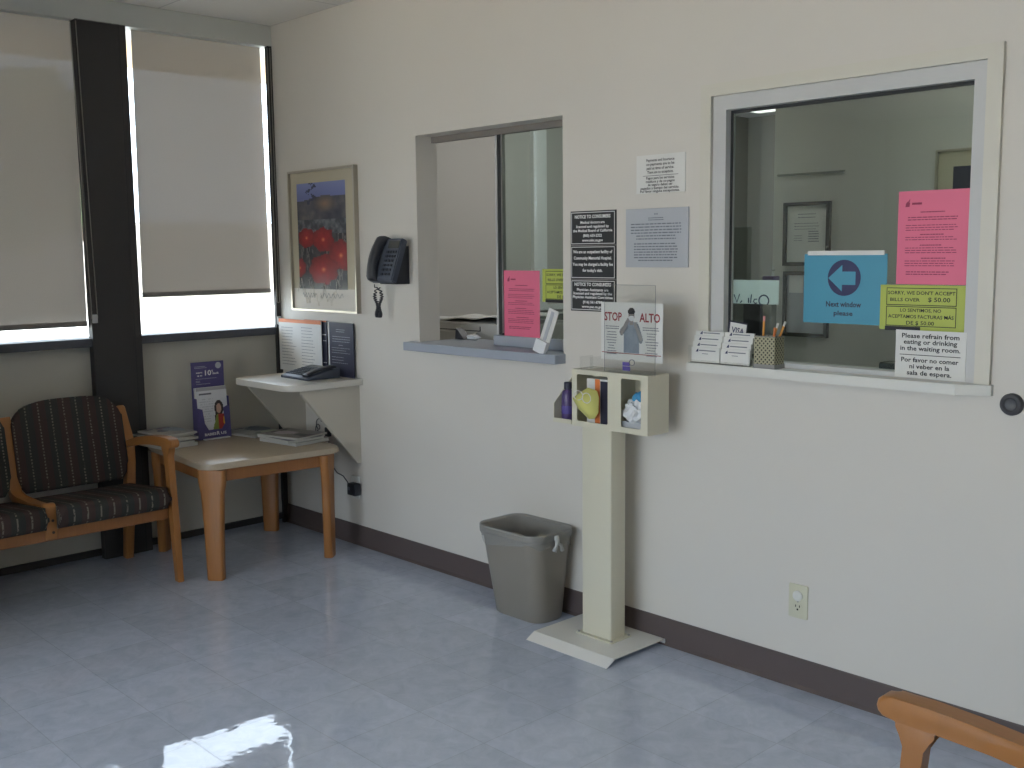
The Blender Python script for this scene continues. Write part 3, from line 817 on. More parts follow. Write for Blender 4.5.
black_sign('topmost black wall sign, notice to consumers about the medical board', 1.4665, 1.595,
           [('NOTICE TO CONSUMERS', 0.101, 0.0125, 0.180), ('Medical doctors are', 0.081, 0.010, 0.122), ('licensed and regulated by', 0.0655, 0.010, 0.165), ('the Medical Board of California', 0.050, 0.010, 0.198), ('(800) 633-2322', 0.0315, 0.010, 0.095), ('www.mbc.ca.gov', 0.014, 0.010, 0.105)])
black_sign('middle black wall sign, about the outpatient facility fee', 1.3385, 1.4655,
           [('We are an outpatient facility of', 0.098, 0.0115, 0.198), ('Community Memorial Hospital.', 0.0745, 0.0115, 0.192), ('You may be charged a facility fee', 0.051, 0.0115, 0.204), ("for today's visit.", 0.028, 0.0115, 0.100)])
black_sign('lowest black wall sign, about physician assistants', 1.217, 1.3375,
           [('NOTICE TO CONSUMERS', 0.096, 0.0125, 0.185), ('Physician Assistants are', 0.077, 0.010, 0.160), ('licensed and regulated by the', 0.063, 0.010, 0.196), ('Physician Assistant Committee', 0.049, 0.010, 0.202), ('(916) 561-8780', 0.030, 0.010, 0.098), ('www.pac.ca.gov', 0.013, 0.010, 0.110)])

# ------------------------------------------------------------------ wall bumper and outlets
wbp = thing('wall_bumper', 'round dark rubber door bumper on the wall beside the larger service window', 'wall bumper', (3.786, 0, 1.011))
obj('bumper_ring', lathe(B(), [(0.031, 0), (0.031, -0.010), (0.028, -0.018), (0.020, -0.020), (0.016, -0.016), (0.016, 0.0)], (3.786, 0, 1.011), 'Y', 32), 'bumper_rubber', wbp, 40)
obj('bumper_center', lathe(B(), [(0.0158, -0.004), (0.0158, -0.015), (0.011, -0.012), (0.002, -0.0105)], (3.786, 0, 1.011), 'Y', 24), 'bumper_inner', wbp, 40)
def outlet(label, cx, cz, m, sockets=(1, 1)):
    t = thing('wall_outlet', label, 'outlet', (cx, 0, cz))
    b = B(); prism(b, rrect(-0.035, -0.057, 0.035, 0.057, 0.005, 3), WALL(cx, cz, 0), 0.006, 0.002, 2)
    obj('cover_plate', b, m, t, 40)
    for s, on in zip((1, -1), sockets):
        if not on: continue
        z = cz + s * 0.0195
        lb = B(); pts = [(0.017 * math.cos(a * PI / 16), max(-0.0125, min(0.0125, 0.017 * math.sin(a * PI / 16)))) for a in range(32)]
        prism(lb, pts, WALL(cx, z, -0.006), 0.0015); so = obj('socket', lb, m, t)
        hb = B(); box(hb, (cx - 0.0085, -0.0078, z), (cx - 0.0055, -0.0074, z + 0.008)); box(hb, (cx + 0.0055, -0.0078, z), (cx + 0.0085, -0.0074, z + 0.008)); box(hb, (cx - 0.003, -0.0078, z - 0.010), (cx + 0.003, -0.0074, z - 0.004))
        obj('slot', hb, 'hole_dark', so)
    obj('plate_screw', lathe(B(), [(0.003, -0.006), (0.003, -0.0068), (0.001, -0.007)], (cx, 0, cz), 'Y', 10), 'steel', t)
    return t
ol = outlet('ivory wall outlet low on the wall beyond the pedestal', 3.136, 0.294, 'outlet_ivory', (1, 1))
cvb = B(); lathe(cvb, [(0.0175, -0.0075), (0.0175, -0.011), (0.014, -0.013), (0.004, -0.0135)], (3.136, 0, 0.3135), 'Y', 20)
tag(obj('socket_cover', cvb, 'outlet_white', None, 40), 'round white safety cap in the upper socket of the ivory outlet', 'socket cap')
outlet('white wall outlet under the corner shelf', 0.640, 0.290, 'outlet_white', (1, 0))
ad = thing('power_adapter', 'black power adapter plugged into the outlet under the corner shelf', 'power adapter', (0.660, -0.008, 0.285))
obj('adapter_body', bx((0.630, -0.048, 0.258), (0.695, -0.0085, 0.318), 0.005), 'black_plastic', ad, 40)
obj('adapter_label', bx((0.636, -0.0488, 0.283), (0.655, -0.0480, 0.300)), 'grey_print', ad)
obj('power_cord', tube(B(), [(0.632, -0.03, 0.30), (0.60, -0.03, 0.325), (0.56, -0.02, 0.338), (0.50, -0.015, 0.345), (0.46, -0.012, 0.37), (0.44, -0.012, 0.42), (0.43, -0.012, 0.50)], 0.0028, 6), 'black_plastic', ad)
jk = thing('wall_jack', 'small dark phone jack with a curled wire on the wall below the corner shelf', 'wall jack', (0.425, 0, 0.545))
obj('jack_block', bx((0.408, -0.022, 0.522), (0.440, 0, 0.568), 0.003), 'black_plastic', jk)
sp = [(0.345 + 0.022 * math.cos(a * 0.55) * (1 - a / 60), -0.012 - 0.0006 * a, 0.592 - 0.0024 * a + 0.020 * math.sin(a * 0.55)) for a in range(26)]
obj('curled_wire', tube(B(), sp + [(0.37, -0.015, 0.50), (0.41, -0.015, 0.525)], 0.0024, 6), 'black_plastic', jk)

# ------------------------------------------------------------------ framed flower poster
po = thing('framed_poster', 'framed poster of red flowers before grey mountains on the wall beside the corner', 'poster', (0.40, 0, 1.155))
px0, pz0, px1, pz1 = 0.146, 1.157, 0.728, 1.863
obj('frame', holed_plate([(px0, pz0), (px1, pz0), (px1, pz1), (px0, pz1)], [[(px0 + .011, pz0 + .011), (px0 + .011, pz1 - .011), (px1 - .011, pz1 - .011), (px1 - .011, pz0 + .011)]], WALL(0, 0, 0), 0.026), 'frame_metal', po)
obj('mat_board', bx((px0 + .011, -0.012, pz0 + .011), (px1 - .011, -0.001, pz1 - .011)), 'mat_beige', po)
obj('caption_band', bx((px0 + .011, -0.0128, pz0 + .011), (px1 - .011, -0.0121, 1.272)), 'mat_white', po)
flowers = [(0.18, 0.485, 0.19, 0.10), (0.53, 0.465, 0.24, 0.125), (0.88, 0.315, 0.27, 0.155), (0.52, 0.185, 0.32, 0.155), (0.02, 0.20, 0.14, 0.10)]
def poster_fn(s, t):
    c = mixc((104, 112, 160), (134, 144, 186), (t - 0.86) * 5)                     # sky
    ridge = 0.855 + 0.05 * fbm(s * 3.2, 1.3, 3) - 0.07 * abs(s - 0.6)
    if t < ridge:
        k = fbm(s * 7, t * 10, 5)
        c = mixc((48, 54, 68), (106, 100, 100), k * 1.5 - 0.3)
        c = mixc(c, (146, 116, 90), 0.6 * max(0, 1 - math.hypot((s - 0.58) / 0.26, (t - 0.80) / 0.09)) * 1.6)
        if t < 0.66: c = mixc((58, 64, 70), (140, 142, 148), fbm(s * 16, t * 22, 8) * 1.6 - 0.55)
    if t > 0.80 and abs(s - 0.30 - 0.07 * math.sin(t * 60)) < 0.045 and fbm(s * 30, t * 40, 2) > 0.42: c = (54, 60, 82)
    if t < 0.52:
        c = mixc((34, 36, 44), (82, 86, 80), fbm(s * 12, t * 18, 9) * 1.5 - 0.4)
        if fbm(s * 30, t * 9, 12) > 0.66: c = (104, 102, 100)
    for i, (fx, ft, rx, ry) in enumerate(flowers):
        dx, dy = (s - fx) / rx, (t - ft) / ry
        r = math.hypot(dx, dy); a = math.atan2(dy, dx)
        edge = 0.90 + 0.07 * math.cos(a * 7 + i) + 0.22 * (fbm(s * 14, t * 14, i) - 0.5)
        if r < edge:
            c = mixc((164, 38, 38), (98, 20, 28), r * 0.7 + 0.5 * (fbm(s * 20, t * 30, 20 + i) - 0.4))
            if r < 0.20: c = mixc((226, 150, 90), c, r / 0.2)
    return c
print_grid('picture', 0.428, 0.528, 70, 90, poster_fn, WALL(0.212, 1.270, -0.012), po, 0.001)
for k, (a, b, w) in enumerate(((0.20, 0.32, 0.02), (0.30, 0.45, 0.03), (0.42, 0.58, 0.025))):
    sq = B(); tube(sq, [(a + (b - a) * i / 30, -0.0145, 1.255 + 0.022 * math.sin(i * 0.9 + k * 2) + 0.05 * math.sin(i * 0.21 + k)) for i in range(31)], 0.0012, 4)
    obj('script_lettering', sq, 'mat_white', po)
for k, (a, b) in enumerate(((0.24, 0.36), (0.40, 0.60))):
    sq = B(); tube(sq, [(a + (b - a) * i / 30, -0.0134, 1.238 + 0.012 * math.sin(i * 1.1 + k * 2)) for i in range(31)], 0.0009, 4)
    obj('caption_lettering', sq, 'grey_print', po)

# ------------------------------------------------------------------ telephones
ph = thing('wall_phone', 'black wall telephone with handset and coiled cord between poster and grey ledge', 'telephone', (1.05, 0, 1.40))
wg = B(); prism(wg, [(0, 1.305), (-0.075, 1.305), (-0.030, 1.465), (0, 1.478)], ((0.985, 0, 0), (0, 1, 0), (0, 0, 1)), 0.122)
obj('wall_bracket', wg, 'black_plastic', ph)
tdir = Vector((0, -0.075, -0.205)).normalized(); ndir = Vector((0, -0.205, 0.075)).normalized()
top = Vector((0, -0.034, 1.500))
def PHP(x, d, h): return Vector((x, 0, 0)) + top + tdir * d + ndir * h
def slab_on(bm, x0, x1, d0, d1, h0, h1, bev=0):
    vs = [PHP(x, d, h) for (x, d, h) in ((x0, d0, h0), (x1, d0, h0), (x1, d1, h0), (x0, d1, h0), (x0, d0, h1), (x1, d0, h1), (x1, d1, h1), (x0, d1, h1))]
    v = [bm.verts.new(q) for q in vs]
    fs = [bm.faces.new([v[i] for i in f]) for f in ((3, 2, 1, 0), (4, 5, 6, 7), (0, 1, 5, 4), (1, 2, 6, 5), (2, 3, 7, 6), (3, 0, 4, 7))]
    if bev: bmesh.ops.bevel(bm, geom=list({e for f in fs for e in f.edges}), offset=bev, segments=2, affect='EDGES')
    return bm
obj('phone_body', slab_on(B(), 0.975, 1.148, 0.0, 0.203, 0.0, 0.034, 0.005), 'dark_grey_plastic', ph, 40)
obj('display', slab_on(B(), 1.060, 1.138, 0.014, 0.048, 0.034, 0.036), 'lcd', ph)
kb = B()
for r in range(6):
    for c in range(3 if r > 1 else 4):
        x = 1.060 + c * (0.025 if r > 1 else 0.019); d = 0.060 + r * 0.021
        slab_on(kb, x, x + 0.015, d, d + 0.011, 0.034, 0.038)
obj('key_pad', kb, 'key_grey', ph)
hs = B()
def hand(bm, P, w):
    """P: function d,h -> point centre line; a handset with thick ends"""
    n = 22; prev = None
    for i in range(n + 1):
        q = i / n
        end = max(abs(q - 0.5) * 2 - 0.55, 0) / 0.45
        thick = 0.020 + 0.012 * end; wide = w * (0.85 + 0.15 * end)
        arch = 0.022 * (1 - (2 * q - 1) ** 2)
        if i in (0, n): thick *= 0.75
        ring = []
        for j in range(12):
            a = 2 * PI * j / 12
            ca, sa = math.cos(a), math.sin(a)
            ring.append(bm.verts.new(P(q, wide / 2 * math.copysign(abs(ca) ** 0.6, ca), 0.020 + arch + thick * math.copysign(abs(sa) ** 0.6, sa) - 0.010 * end)))
        if prev:
            for j in range(12): bm.faces.new((prev[j], prev[(j + 1) % 12], ring[(j + 1) % 12], ring[j]))
        else: bm.faces.new(ring)
        prev = ring
    bm.faces.new(list(reversed(prev)))
    return bm
obj('handset', hand(hs, lambda q, u, h: PHP(1.012 + u, -0.006 + q * 0.208, 0.018 + h), 0.058), 'black_plastic', ph, 60)
co = [(1.000, -0.118, 1.305), (0.998, -0.117, 1.292)]
loop = []
for i in range(260):
    q = i / 259
    z = 1.290 - 0.135 * math.sin(PI * q) ** 0.7
    sgn = 1 if q < 0.5 else -1
    tw = 0.009 * math.cos(2 * PI * (1.290 - z) / 0.085) * sgn
    a = q * 2 * PI * 46
    loop.append((0.992 + tw + 0.007 * math.cos(a), -0.108 + 0.03 * q + 0.007 * math.sin(a), z))
obj('coiled_cord', tube(B(), co + loop, 0.0028, 6), 'black_plastic', ph)

dp = thing('desk_phone', 'dark desk telephone lying on the white corner shelf', 'telephone', (0.47, -0.13, 0.84))
SZ = 0.840
dpb = B(); prism(dpb, [(-0.235, SZ + 0.001), (-0.050, SZ + 0.001), (-0.050, SZ + 0.048), (-0.066, SZ + 0.050), (-0.225, SZ + 0.018), (-0.235, SZ + 0.012)], ((0.360, 0, 0), (0, 1, 0), (0, 0, 1)), 0.245, 0.004)
obj('phone_body', dpb, 'dark_grey_plastic', dp, 40)
dpt = Vector((0, 0.159, 0.032)).normalized(); dpn = Vector((0, -0.032, 0.159)).normalized()
def DP(x, d, h): return Vector((x + 0.025, -0.225, SZ + 0.018)) + dpt * d + dpn * h
def slab_f(bm, F, x0, x1, d0, d1, h0, h1):
    v = [bm.verts.new(F(*q)) for q in ((x0, d0, h0), (x1, d0, h0), (x1, d1, h0), (x0, d1, h0), (x0, d0, h1), (x1, d0, h1), (x1, d1, h1), (x0, d1, h1))]
    for f in ((3, 2, 1, 0), (4, 5, 6, 7), (0, 1, 5, 4), (1, 2, 6, 5), (2, 3, 7, 6), (3, 0, 4, 7)): bm.faces.new([v[i] for i in f])
kb = B()
for r in range(5):
    for c in range(7): slab_f(kb, DP, 0.348 + c * 0.022, 0.363 + c * 0.022, 0.014 + r * 0.022, 0.026 + r * 0.022, 0, 0.004)
obj('key_pad', kb, 'key_grey', dp)
ds = B(); slab_f(ds, DP, 0.36, 0.49, 0.128, 0.160, 0, 0.003); obj('display', ds, 'lcd', dp)
obj('handset', hand(B(), lambda q, u, h: DP(0.548 + u, -0.004 + q * 0.166, h * 0.34), 0.048), 'black_plastic', dp, 60)

# ------------------------------------------------------------------ corner shelf and its papers
csh = thing('corner_shelf', 'white corner shelf on two triangular brackets under the poster', 'shelf', (0.45, 0, 0.84))
b = B(); prism(b, rrect(0.188, -0.415, 0.725, -0.0005, 0.07, 6, (1, 0, 0, 1)), ((0, 0, SZ - 0.029), (1, 0, 0), (0, 1, 0)), 0.029, 0.002)
obj('shelf_board', b, 'white_laminate', csh, 40)
for x in (0.185, 0.672):
    b = B(); prism(b, [(-0.0005, SZ - 0.029), (-0.325, SZ - 0.029), (-0.325, SZ - 0.052), (-0.022, 0.422), (-0.0005, 0.422)], ((x, 0, 0), (0, 1, 0), (0, 0, 1)), 0.022)
    obj('bracket', b, 'bracket_paint', csh)
def lean_frame(x0, y_b, y_t, z0, h):
    return ((x0, y_b, z0), (1, 0, 0), tuple((Vector((0, y_t - y_b, h))).normalized()))
def standing(name, label, cat, x0, x1, y_b, y_t, z0, h, m, thick=0.004):
    fr_ = lean_frame(x0, y_b, y_t, z0, h)
    hh = math.hypot(h, y_t - y_b)
    t = thing(name, label, cat, ((x0 + x1) / 2, y_b, z0))
    b = B(); prism(b, [(0, 0), (x1 - x0, 0), (x1 - x0, hh), (0, hh)], fr_, -thick)
    obj('board', b, m, t)
    return t, fr_, x1 - x0, hh
t, f, w, h = standing('price_chart', 'white two column chart with an orange top strip standing on the corner shelf', 'chart', 0.020, 0.418, -0.0300, -0.0290, SZ, 0.270, 'paper_white')
bars([(0, h - 0.018, w, h)], f, 'orange', t, 'top_strip', 0.0008)
rnd = random.Random(5)
bars(text_bars(0.025, 0.165, h - 0.045, 13, 0.016, 0.0028, rnd, 0.3), f, 'grey_print', t)
bars(text_bars(0.215, 0.345, h - 0.04, 13, 0.016, 0.0028, rnd, 0.3), f, 'grey_print', t)
t, f, w, h = standing('dark_card', 'dark card half hidden behind the white chart on the corner shelf', 'card', 0.250, 0.450, -0.018, -0.017, SZ, 0.272, 'navy')
for q in ((0.16, 0.20, 0.195, 0.204), (0.165, 0.17, 0.195, 0.173), (0.165, 0.06, 0.195, 0.063)): bars([q], f, 'white_print', t)
bars([(0, h - 0.006, w, h)], f, 'orange', t, 'top_edge', 0.0008)
t, f, w, h = standing('dark_leaflet', 'dark leaflet with pale print standing on the corner shelf behind the desk phone', 'leaflet', 0.465, 0.682, -0.020, -0.019, SZ, 0.268, 'navy')
rnd = random.Random(9)
bars([(0, 0, 0.012, h)], f, 'paper_white', t, 'page_edge', 0.0007)
for tbq in (text_bars(0.07, 0.15, h - 0.035, 2, 0.010, 0.0026, rnd), text_bars(0.035, 0.19, h - 0.07, 3, 0.012, 0.0026, rnd, centre=True), text_bars(0.09, 0.13, h - 0.112, 1, 0.01, 0.0026, rnd), text_bars(0.03, 0.19, h - 0.126, 3, 0.012, 0.002, rnd, 0.4), text_bars(0.03, 0.19, h - 0.172, 3, 0.014, 0.0022, rnd, 0.4)):
    bars(tbq, f, 'paper_grey', t)

# ------------------------------------------------------------------ side table
TZ = 0.535
ta = math.radians(-5.0)
tb = thing('side_table', 'square oak side table with a beige top in the corner beside the striped chairs', 'table', (0.37, -0.475, 0))
hw = 0.322; hd = 0.350
def TB(u, v, z): return Vector((0.385 + u * math.cos(ta) - v * math.sin(ta), -0.478 + u * math.sin(ta) + v * math.cos(ta), z))
TU = (math.cos(ta), math.sin(ta), 0); TV = (-math.sin(ta), math.cos(ta), 0)
b = B(); prism(b, rrect(-hd - 0.02, -hw - 0.02, hd + 0.02, hw + 0.02, 0.055, 8), (tuple(TB(0, 0, TZ - 0.028)), TU, TV), 0.028, 0.008, 3)
obj('tabletop', b, 'table_laminate', tb, 40)
b = B()
def tbox(bm, u0, v0, u1, v1, z0, z1):
    v = [bm.verts.new(TB(*q)) for q in ((u0, v0, z0), (u1, v0, z0), (u1, v1, z0), (u0, v1, z0), (u0, v0, z1), (u1, v0, z1), (u1, v1, z1), (u0, v1, z1))]
    for f in ((3, 2, 1, 0), (4, 5, 6, 7), (0, 1, 5, 4), (1, 2, 6, 5), (2, 3, 7, 6), (3, 0, 4, 7)): bm.faces.new([v[i] for i in f])
e = 0.012
for (u0, v0, u1, v1) in ((hd - e - 0.02, -hw + .03, hd - e, hw - .03), (-hd + e, -hw + .03, -hd + e + .02, hw - .03), (-hd + .03, -hw + e, hd - .03, -hw + e + .02), (-hd + .03, hw - e - .02, hd - .03, hw - e)):
    tbox(b, u0, v0, u1, v1, TZ - 0.088, TZ - 0.032)
obj('apron', b, 'oak_dark', tb)
for su in (1, -1):
    for sv in (1, -1):
        b = B()
        nrm = Vector((su, sv)).normalized(); wdv = Vector((-nrm.y, nrm.x))
        rings = []
        for (z, hw_) in ((0.0, 0.036), (0.004, 0.039), (0.25, 0.045), (TZ - 0.14, 0.052), (TZ - 0.088, 0.062), (TZ - 0.033, 0.064)):
            cc = Vector((su * (hd - 0.030), sv * (hw - 0.030))) - nrm * 0.008
            ring = []
            for x, y in rrect(-hw_, -0.021, hw_, 0.021, 0.015, 4):
                q = cc + wdv * x + nrm * y
                ring.append(b.verts.new(TB(q.x, q.y, z)))
            rings.append(ring)
        n = len(rings[0])
        for i in range(len(rings) - 1):
            for j in range(n): b.faces.new((rings[i][j], rings[i][(j + 1) % n], rings[i + 1][(j + 1) % n], rings[i + 1][j]))
        b.faces.new(rings[0]); b.faces.new(rings[-1])
        obj('leg', b, 'oak', tb, 45)

# magazines
def cover_fn(seed, base):
    r = random.Random(seed)
    acc = [tuple(max(30, min(220, g + r.randint(-18, 22))) for _ in range(3)) for g in (r.randint(50, 110), r.randint(90, 150), r.randint(150, 215))]
    p = [(r.random(), r.random(), 0.12 + r.random() * 0.2) for _ in range(3)]
    def f(s, t):
        c = mixc(base, tuple(x * 0.8 for x in base), fbm(s * 3, t * 3, seed))
        for (a, b_, rr), ac in zip(p, acc):
            if math.hypot(s - a, (t - b_)) < rr * (0.7 + 0.6 * fbm(s * 6, t * 6, seed + 3)): c = mixc(c, ac, 0.75)
        if 0.84 < t < 0.95 and 0.1 < s < 0.9 and vnoise(s * 22, 1, seed) > 0.3: c = mixc(c, acc[0], 0.8)
        return c
    return f
def magazine(label, x, y, z, ang, w=0.205, h=0.272, t=0.006, base=(170, 168, 160), seed=1, group='magazines on the side table'):
    c, s = math.cos(ang), math.sin(ang)
    r = thing('magazine', label, 'magazine', (x, y, z), group)
    fr_ = ((x - c * w / 2 + s * h / 2, y - s * w / 2 - c * h / 2, z), (c, s, 0), (-s, c, 0))
    b = B(); prism(b, [(0, 0), (w, 0), (w, h), (0, h)], fr_, t); obj('page_block', b, 'pages', r)
    fr2 = (tuple(Vector(fr_[0]) + Vector((0, 0, t))), fr_[1], fr_[2])
    print_grid('cover', w, h, 16, 20, cover_fn(seed, base), fr2, r, 0.0004)
    return r
z = TZ
mz = [(0.120, -0.728, 0.10, 'bottom magazine of the pile between striped chair and purple display', (120, 122, 112), 0.012),
      (0.125, -0.735, -0.05, 'second magazine up in the pile by the purple display', (150, 152, 140), 0.008),
      (0.112, -0.722, 0.16, 'middle magazine of the pile by the purple display', (96, 96, 92), 0.008),
      (0.130, -0.738, -0.12, 'fourth magazine up in the pile by the purple display', (168, 166, 160), 0.007),
      (0.118, -0.745, 0.28, 'black and white checked magazine on the pile by the purple display', (60, 60, 62), 0.006),
      (0.122, -0.728, 0.08, 'pale magazine on top of the pile between chair and purple display', (190, 186, 178), 0.006)]
for i, (x, y, a, lab, base, t) in enumerate(mz):
    t *= 1.4; magazine(lab, x, y, z, a + PI / 2, w=0.18, h=0.235, t=t, base=base, seed=20 + i); z += t + 0.0006
# a loosely bent magazine page on top
z = TZ
for i, (x, y, a, lab, base, t) in enumerate(((0.105, -0.262, 0.20, 'pale magazine lying flat below the corner shelf, lower of two', (196, 194, 186), 0.006),
                                             (0.115, -0.255, 0.02, 'pale magazine with a dark picture lying on another below the corner shelf', (188, 188, 184), 0.005))):
    magazine(lab, x, y, z, a + PI / 2, t=t, base=base, seed=40 + i); z += t + 0.0006
z = TZ
for i, (x, y, a, lab, base, t) in enumerate(((0.470, -0.240, 0.14, 'thick pale magazine at the bottom of the pile on the open table edge', (170, 172, 166), 0.010),
                                             (0.455, -0.248, 0.02, 'grey magazine in the middle of the pile on the open table edge', (128, 130, 134), 0.008),
                                             (0.445, -0.235, 0.24, 'magazine with a brown cover picture on top of the pile on the open table edge', (176, 170, 164), 0.006))):
    t *= 1.4; magazine(lab, x, y, z, a + PI / 2, t=t, base=base, seed=50 + i); z += t + 0.0006

# purple leaflet display
pd = thing('leaflet_display', 'purple cardboard leaflet display standing on the side table', 'leaflet display', (0.10, -0.49, TZ))
dy0, dy1 = -0.562, -0.386
FX = lambda y, z, x: ((x, y, z), (0, 1, 0), (0, 0, 1))     # frame on a face looking along +x
b = B(); box(b, (0.062, dy0, TZ), (0.066, dy1, TZ + 0.382)); obj('back_card', b, 'purple_card', pd)
b = B(); prism(b, [(0.066, TZ), (0.118, TZ), (0.105, TZ + 0.205), (0.066, TZ + 0.205)], ((0, dy0 + 0.003, 0), (1, 0, 0), (0, 0, 1)), 0.003); obj('side_card', b, 'purple_card', pd)
b = B(); prism(b, [(0.066, TZ), (0.118, TZ), (0.105, TZ + 0.205), (0.066, TZ + 0.205)], ((0, dy1, 0), (1, 0, 0), (0, 0, 1)), 0.003); obj('side_card', b, 'purple_card', pd)
ffp = ((0.118, dy0, TZ), (0, 1, 0), tuple(Vector((-0.013, 0, 0.205)).normalized()))
w = dy1 - dy0
b = B()
pocket = [(0, 0), (w, 0), (w, 0.165), (w - 0.035, 0.150), (w - 0.03, 0.07), (w - 0.05, 0.045), (0.055, 0.045), (0.036, 0.08), (0.028, 0.150), (0, 0.160)]
prism(b, pocket, ffp, 0.002); obj('front_pocket', b, 'purple_card', pd)
def leaflet_fn(s, t):
    c = (214, 216, 220)
    if t > 0.93: c = (168, 168, 172)
    if 0.80 < t < 0.9 and 0.06 < s < 0.9 and (int(t * 120) % 4 == 0): c = (166, 168, 176)
    if 0.855 < t < 0.885 and 0.08 < s < 0.5: c = (104, 106, 116)
    if 0.30 < t < 0.76 and 0.08 < s < 0.55 and int(t * 60) % 3 == 0 and vnoise(s * 30, t * 40, 2) > 0.4: c = (186, 188, 194)
    if math.hypot((s - 0.72) / 0.15, (t - 0.56) / 0.16) < 1: c = (62, 52, 50)
    if abs(s - 0.72 + (0.62 - t) * 0.15) < 0.11 and 0.28 < t < 0.52: c = (62, 52, 50) if s < 0.66 else c
    if math.hypot((s - 0.71) / 0.085, (t - 0.55) / 0.10) < 1: c = (196, 158, 138)
    if t < 0.44 and abs(s - 0.76) < 0.12 + (0.44 - t) * 0.5: c = (176, 62, 56) if s > 0.68 else (132, 148, 70)
    if math.hypot((s - 0.92) / 0.09, (t - 0.30) / 0.09) < 1: c = (224, 172, 60)
    return c
lfp = ((0.104, dy0 + 0.006, TZ + 0.012), (0, 1, 0), tuple(Vector((-0.013, 0, 0.245)).normalized()))
b = B(); prism(b, [(0, 0), (w - 0.012, 0), (w - 0.012, 0.245), (0, 0.245)], lfp, -0.022); obj('leaflet_stack', b, 'paper_white', pd)
print_grid('leaflet_cover', w - 0.012, 0.245, 44, 60, leaflet_fn, lfp, pd, 0.0012)
hf = FX(dy0, TZ + 0.262, 0.066)
letters([('10', 0.090, 0.052, 0.026, 0.034), ('%', 0.113, 0.068, 0.010, 0.009), ('back', 0.132, 0.055, 0.011, 0.034), ('earn', 0.042, 0.064, 0.009, 0.034), ('up to', 0.044, 0.049, 0.009, 0.028)], hf, 'white_print', pd, bold=0.03)
rnd = random.Random(2)
bars(text_bars(0.018, 0.085, 0.098, 2, 0.007, 0.0025, rnd) + text_bars(0.022, 0.14, 0.036, 1, 0.007, 0.0022, rnd) + text_bars(0.022, 0.05, 0.026, 2, 0.006, 0.0022, rnd) + text_bars(0.025, 0.11, 0.010, 1, 0.006, 0.0022, rnd), hf, 'paper_grey', pd)
b = B(); c0 = Vector((0.0668, dy0 + 0.146, TZ + 0.262 + 0.098)); b.faces.new([b.verts.new(c0 + Vector((0, 0.016 * math.cos(a * PI / 12), 0.016 * math.sin(a * PI / 12)))) for a in range(24)]); obj('round_badge', b, 'paper_grey', pd)
letters([('BABIES', 0.062, 0.018, 0.013, 0.062), ('R', 0.105, 0.017, 0.018, 0.016), ('US', 0.134, 0.018, 0.013, 0.030)], ffp, 'white_print', pd, 'store_lettering', off=0.0028, bold=0.03)
b = B(); prism(b, [(0.020, -0.0), (w - 0.02, 0.0), (w - 0.02, 0.004), (0.02, 0.004)], FX(dy0, TZ + 0.0005, 0.121), 0.022); obj('foot_card', b, 'paper_white', pd)

# ------------------------------------------------------------------ striped chairs
ARM = [(0.100, 0.548), (0.18, 0.566), (0.30, 0.588), (0.42, 0.600), (0.52, 0.604), (0.60, 0.605), (0.630, 0.606), (0.639, 0.614), (0.642, 0.624), (0.639, 0.636), (0.630, 0.644),
       (0.612, 0.647), (0.54, 0.647), (0.46, 0.643), (0.36, 0.634), (0.26, 0.618), (0.17, 0.598), (0.100, 0.585)]
ARM = [(x - 0.052 * max(0, min(1, (x - 0.10) / 0.48)), z) for x, z in ARM]
FRONT_LEG = [(0.553, 0.0), (0.588, 0.0), (0.591, 0.25), (0.590, 0.50), (0.5905, 0.560), (0.594, 0.582), (0.603, 0.597), (0.618, 0.608), (0.526, 0.608), (0.539, 0.597), (0.548, 0.582), (0.5520, 0.560), (0.5525, 0.50), (0.551, 0.25)]
FRONT_LEG = [(x - 0.006 - 0.048 * z / 0.6, z) for x, z in FRONT_LEG]
def side_frame(root, y, w=0.044):
    b = B(); prism(b, ARM, ((0, y + w / 2, 0), (1, 0, 0), (0, 0, 1)), w, 0.009, 4)
    obj('armrest', b, 'oak', root, 50)
    lw = 0.030
    b = B(); prism(b, FRONT_LEG, ((0, y + lw / 2, 0), (1, 0, 0), (0, 0, 1)), lw, 0.006, 3)
    obj('leg', b, 'oak', root, 50)
    b = B(); prism(b, [(0.012, 0.0), (0.052, 0.0), (0.100, 0.28), (0.128, 0.48), (0.132, 0.57), (0.112, 0.605), (0.078, 0.665), (0.046, 0.735), (0.030, 0.742), (0.026, 0.728), (0.056, 0.62), (0.084, 0.54), (0.078, 0.45), (0.050, 0.26)], ((0, y + 0.020, 0), (1, 0, 0), (0, 0, 1)), 0.040, 0.006, 2)
    obj('leg', b, 'oak', root, 50)
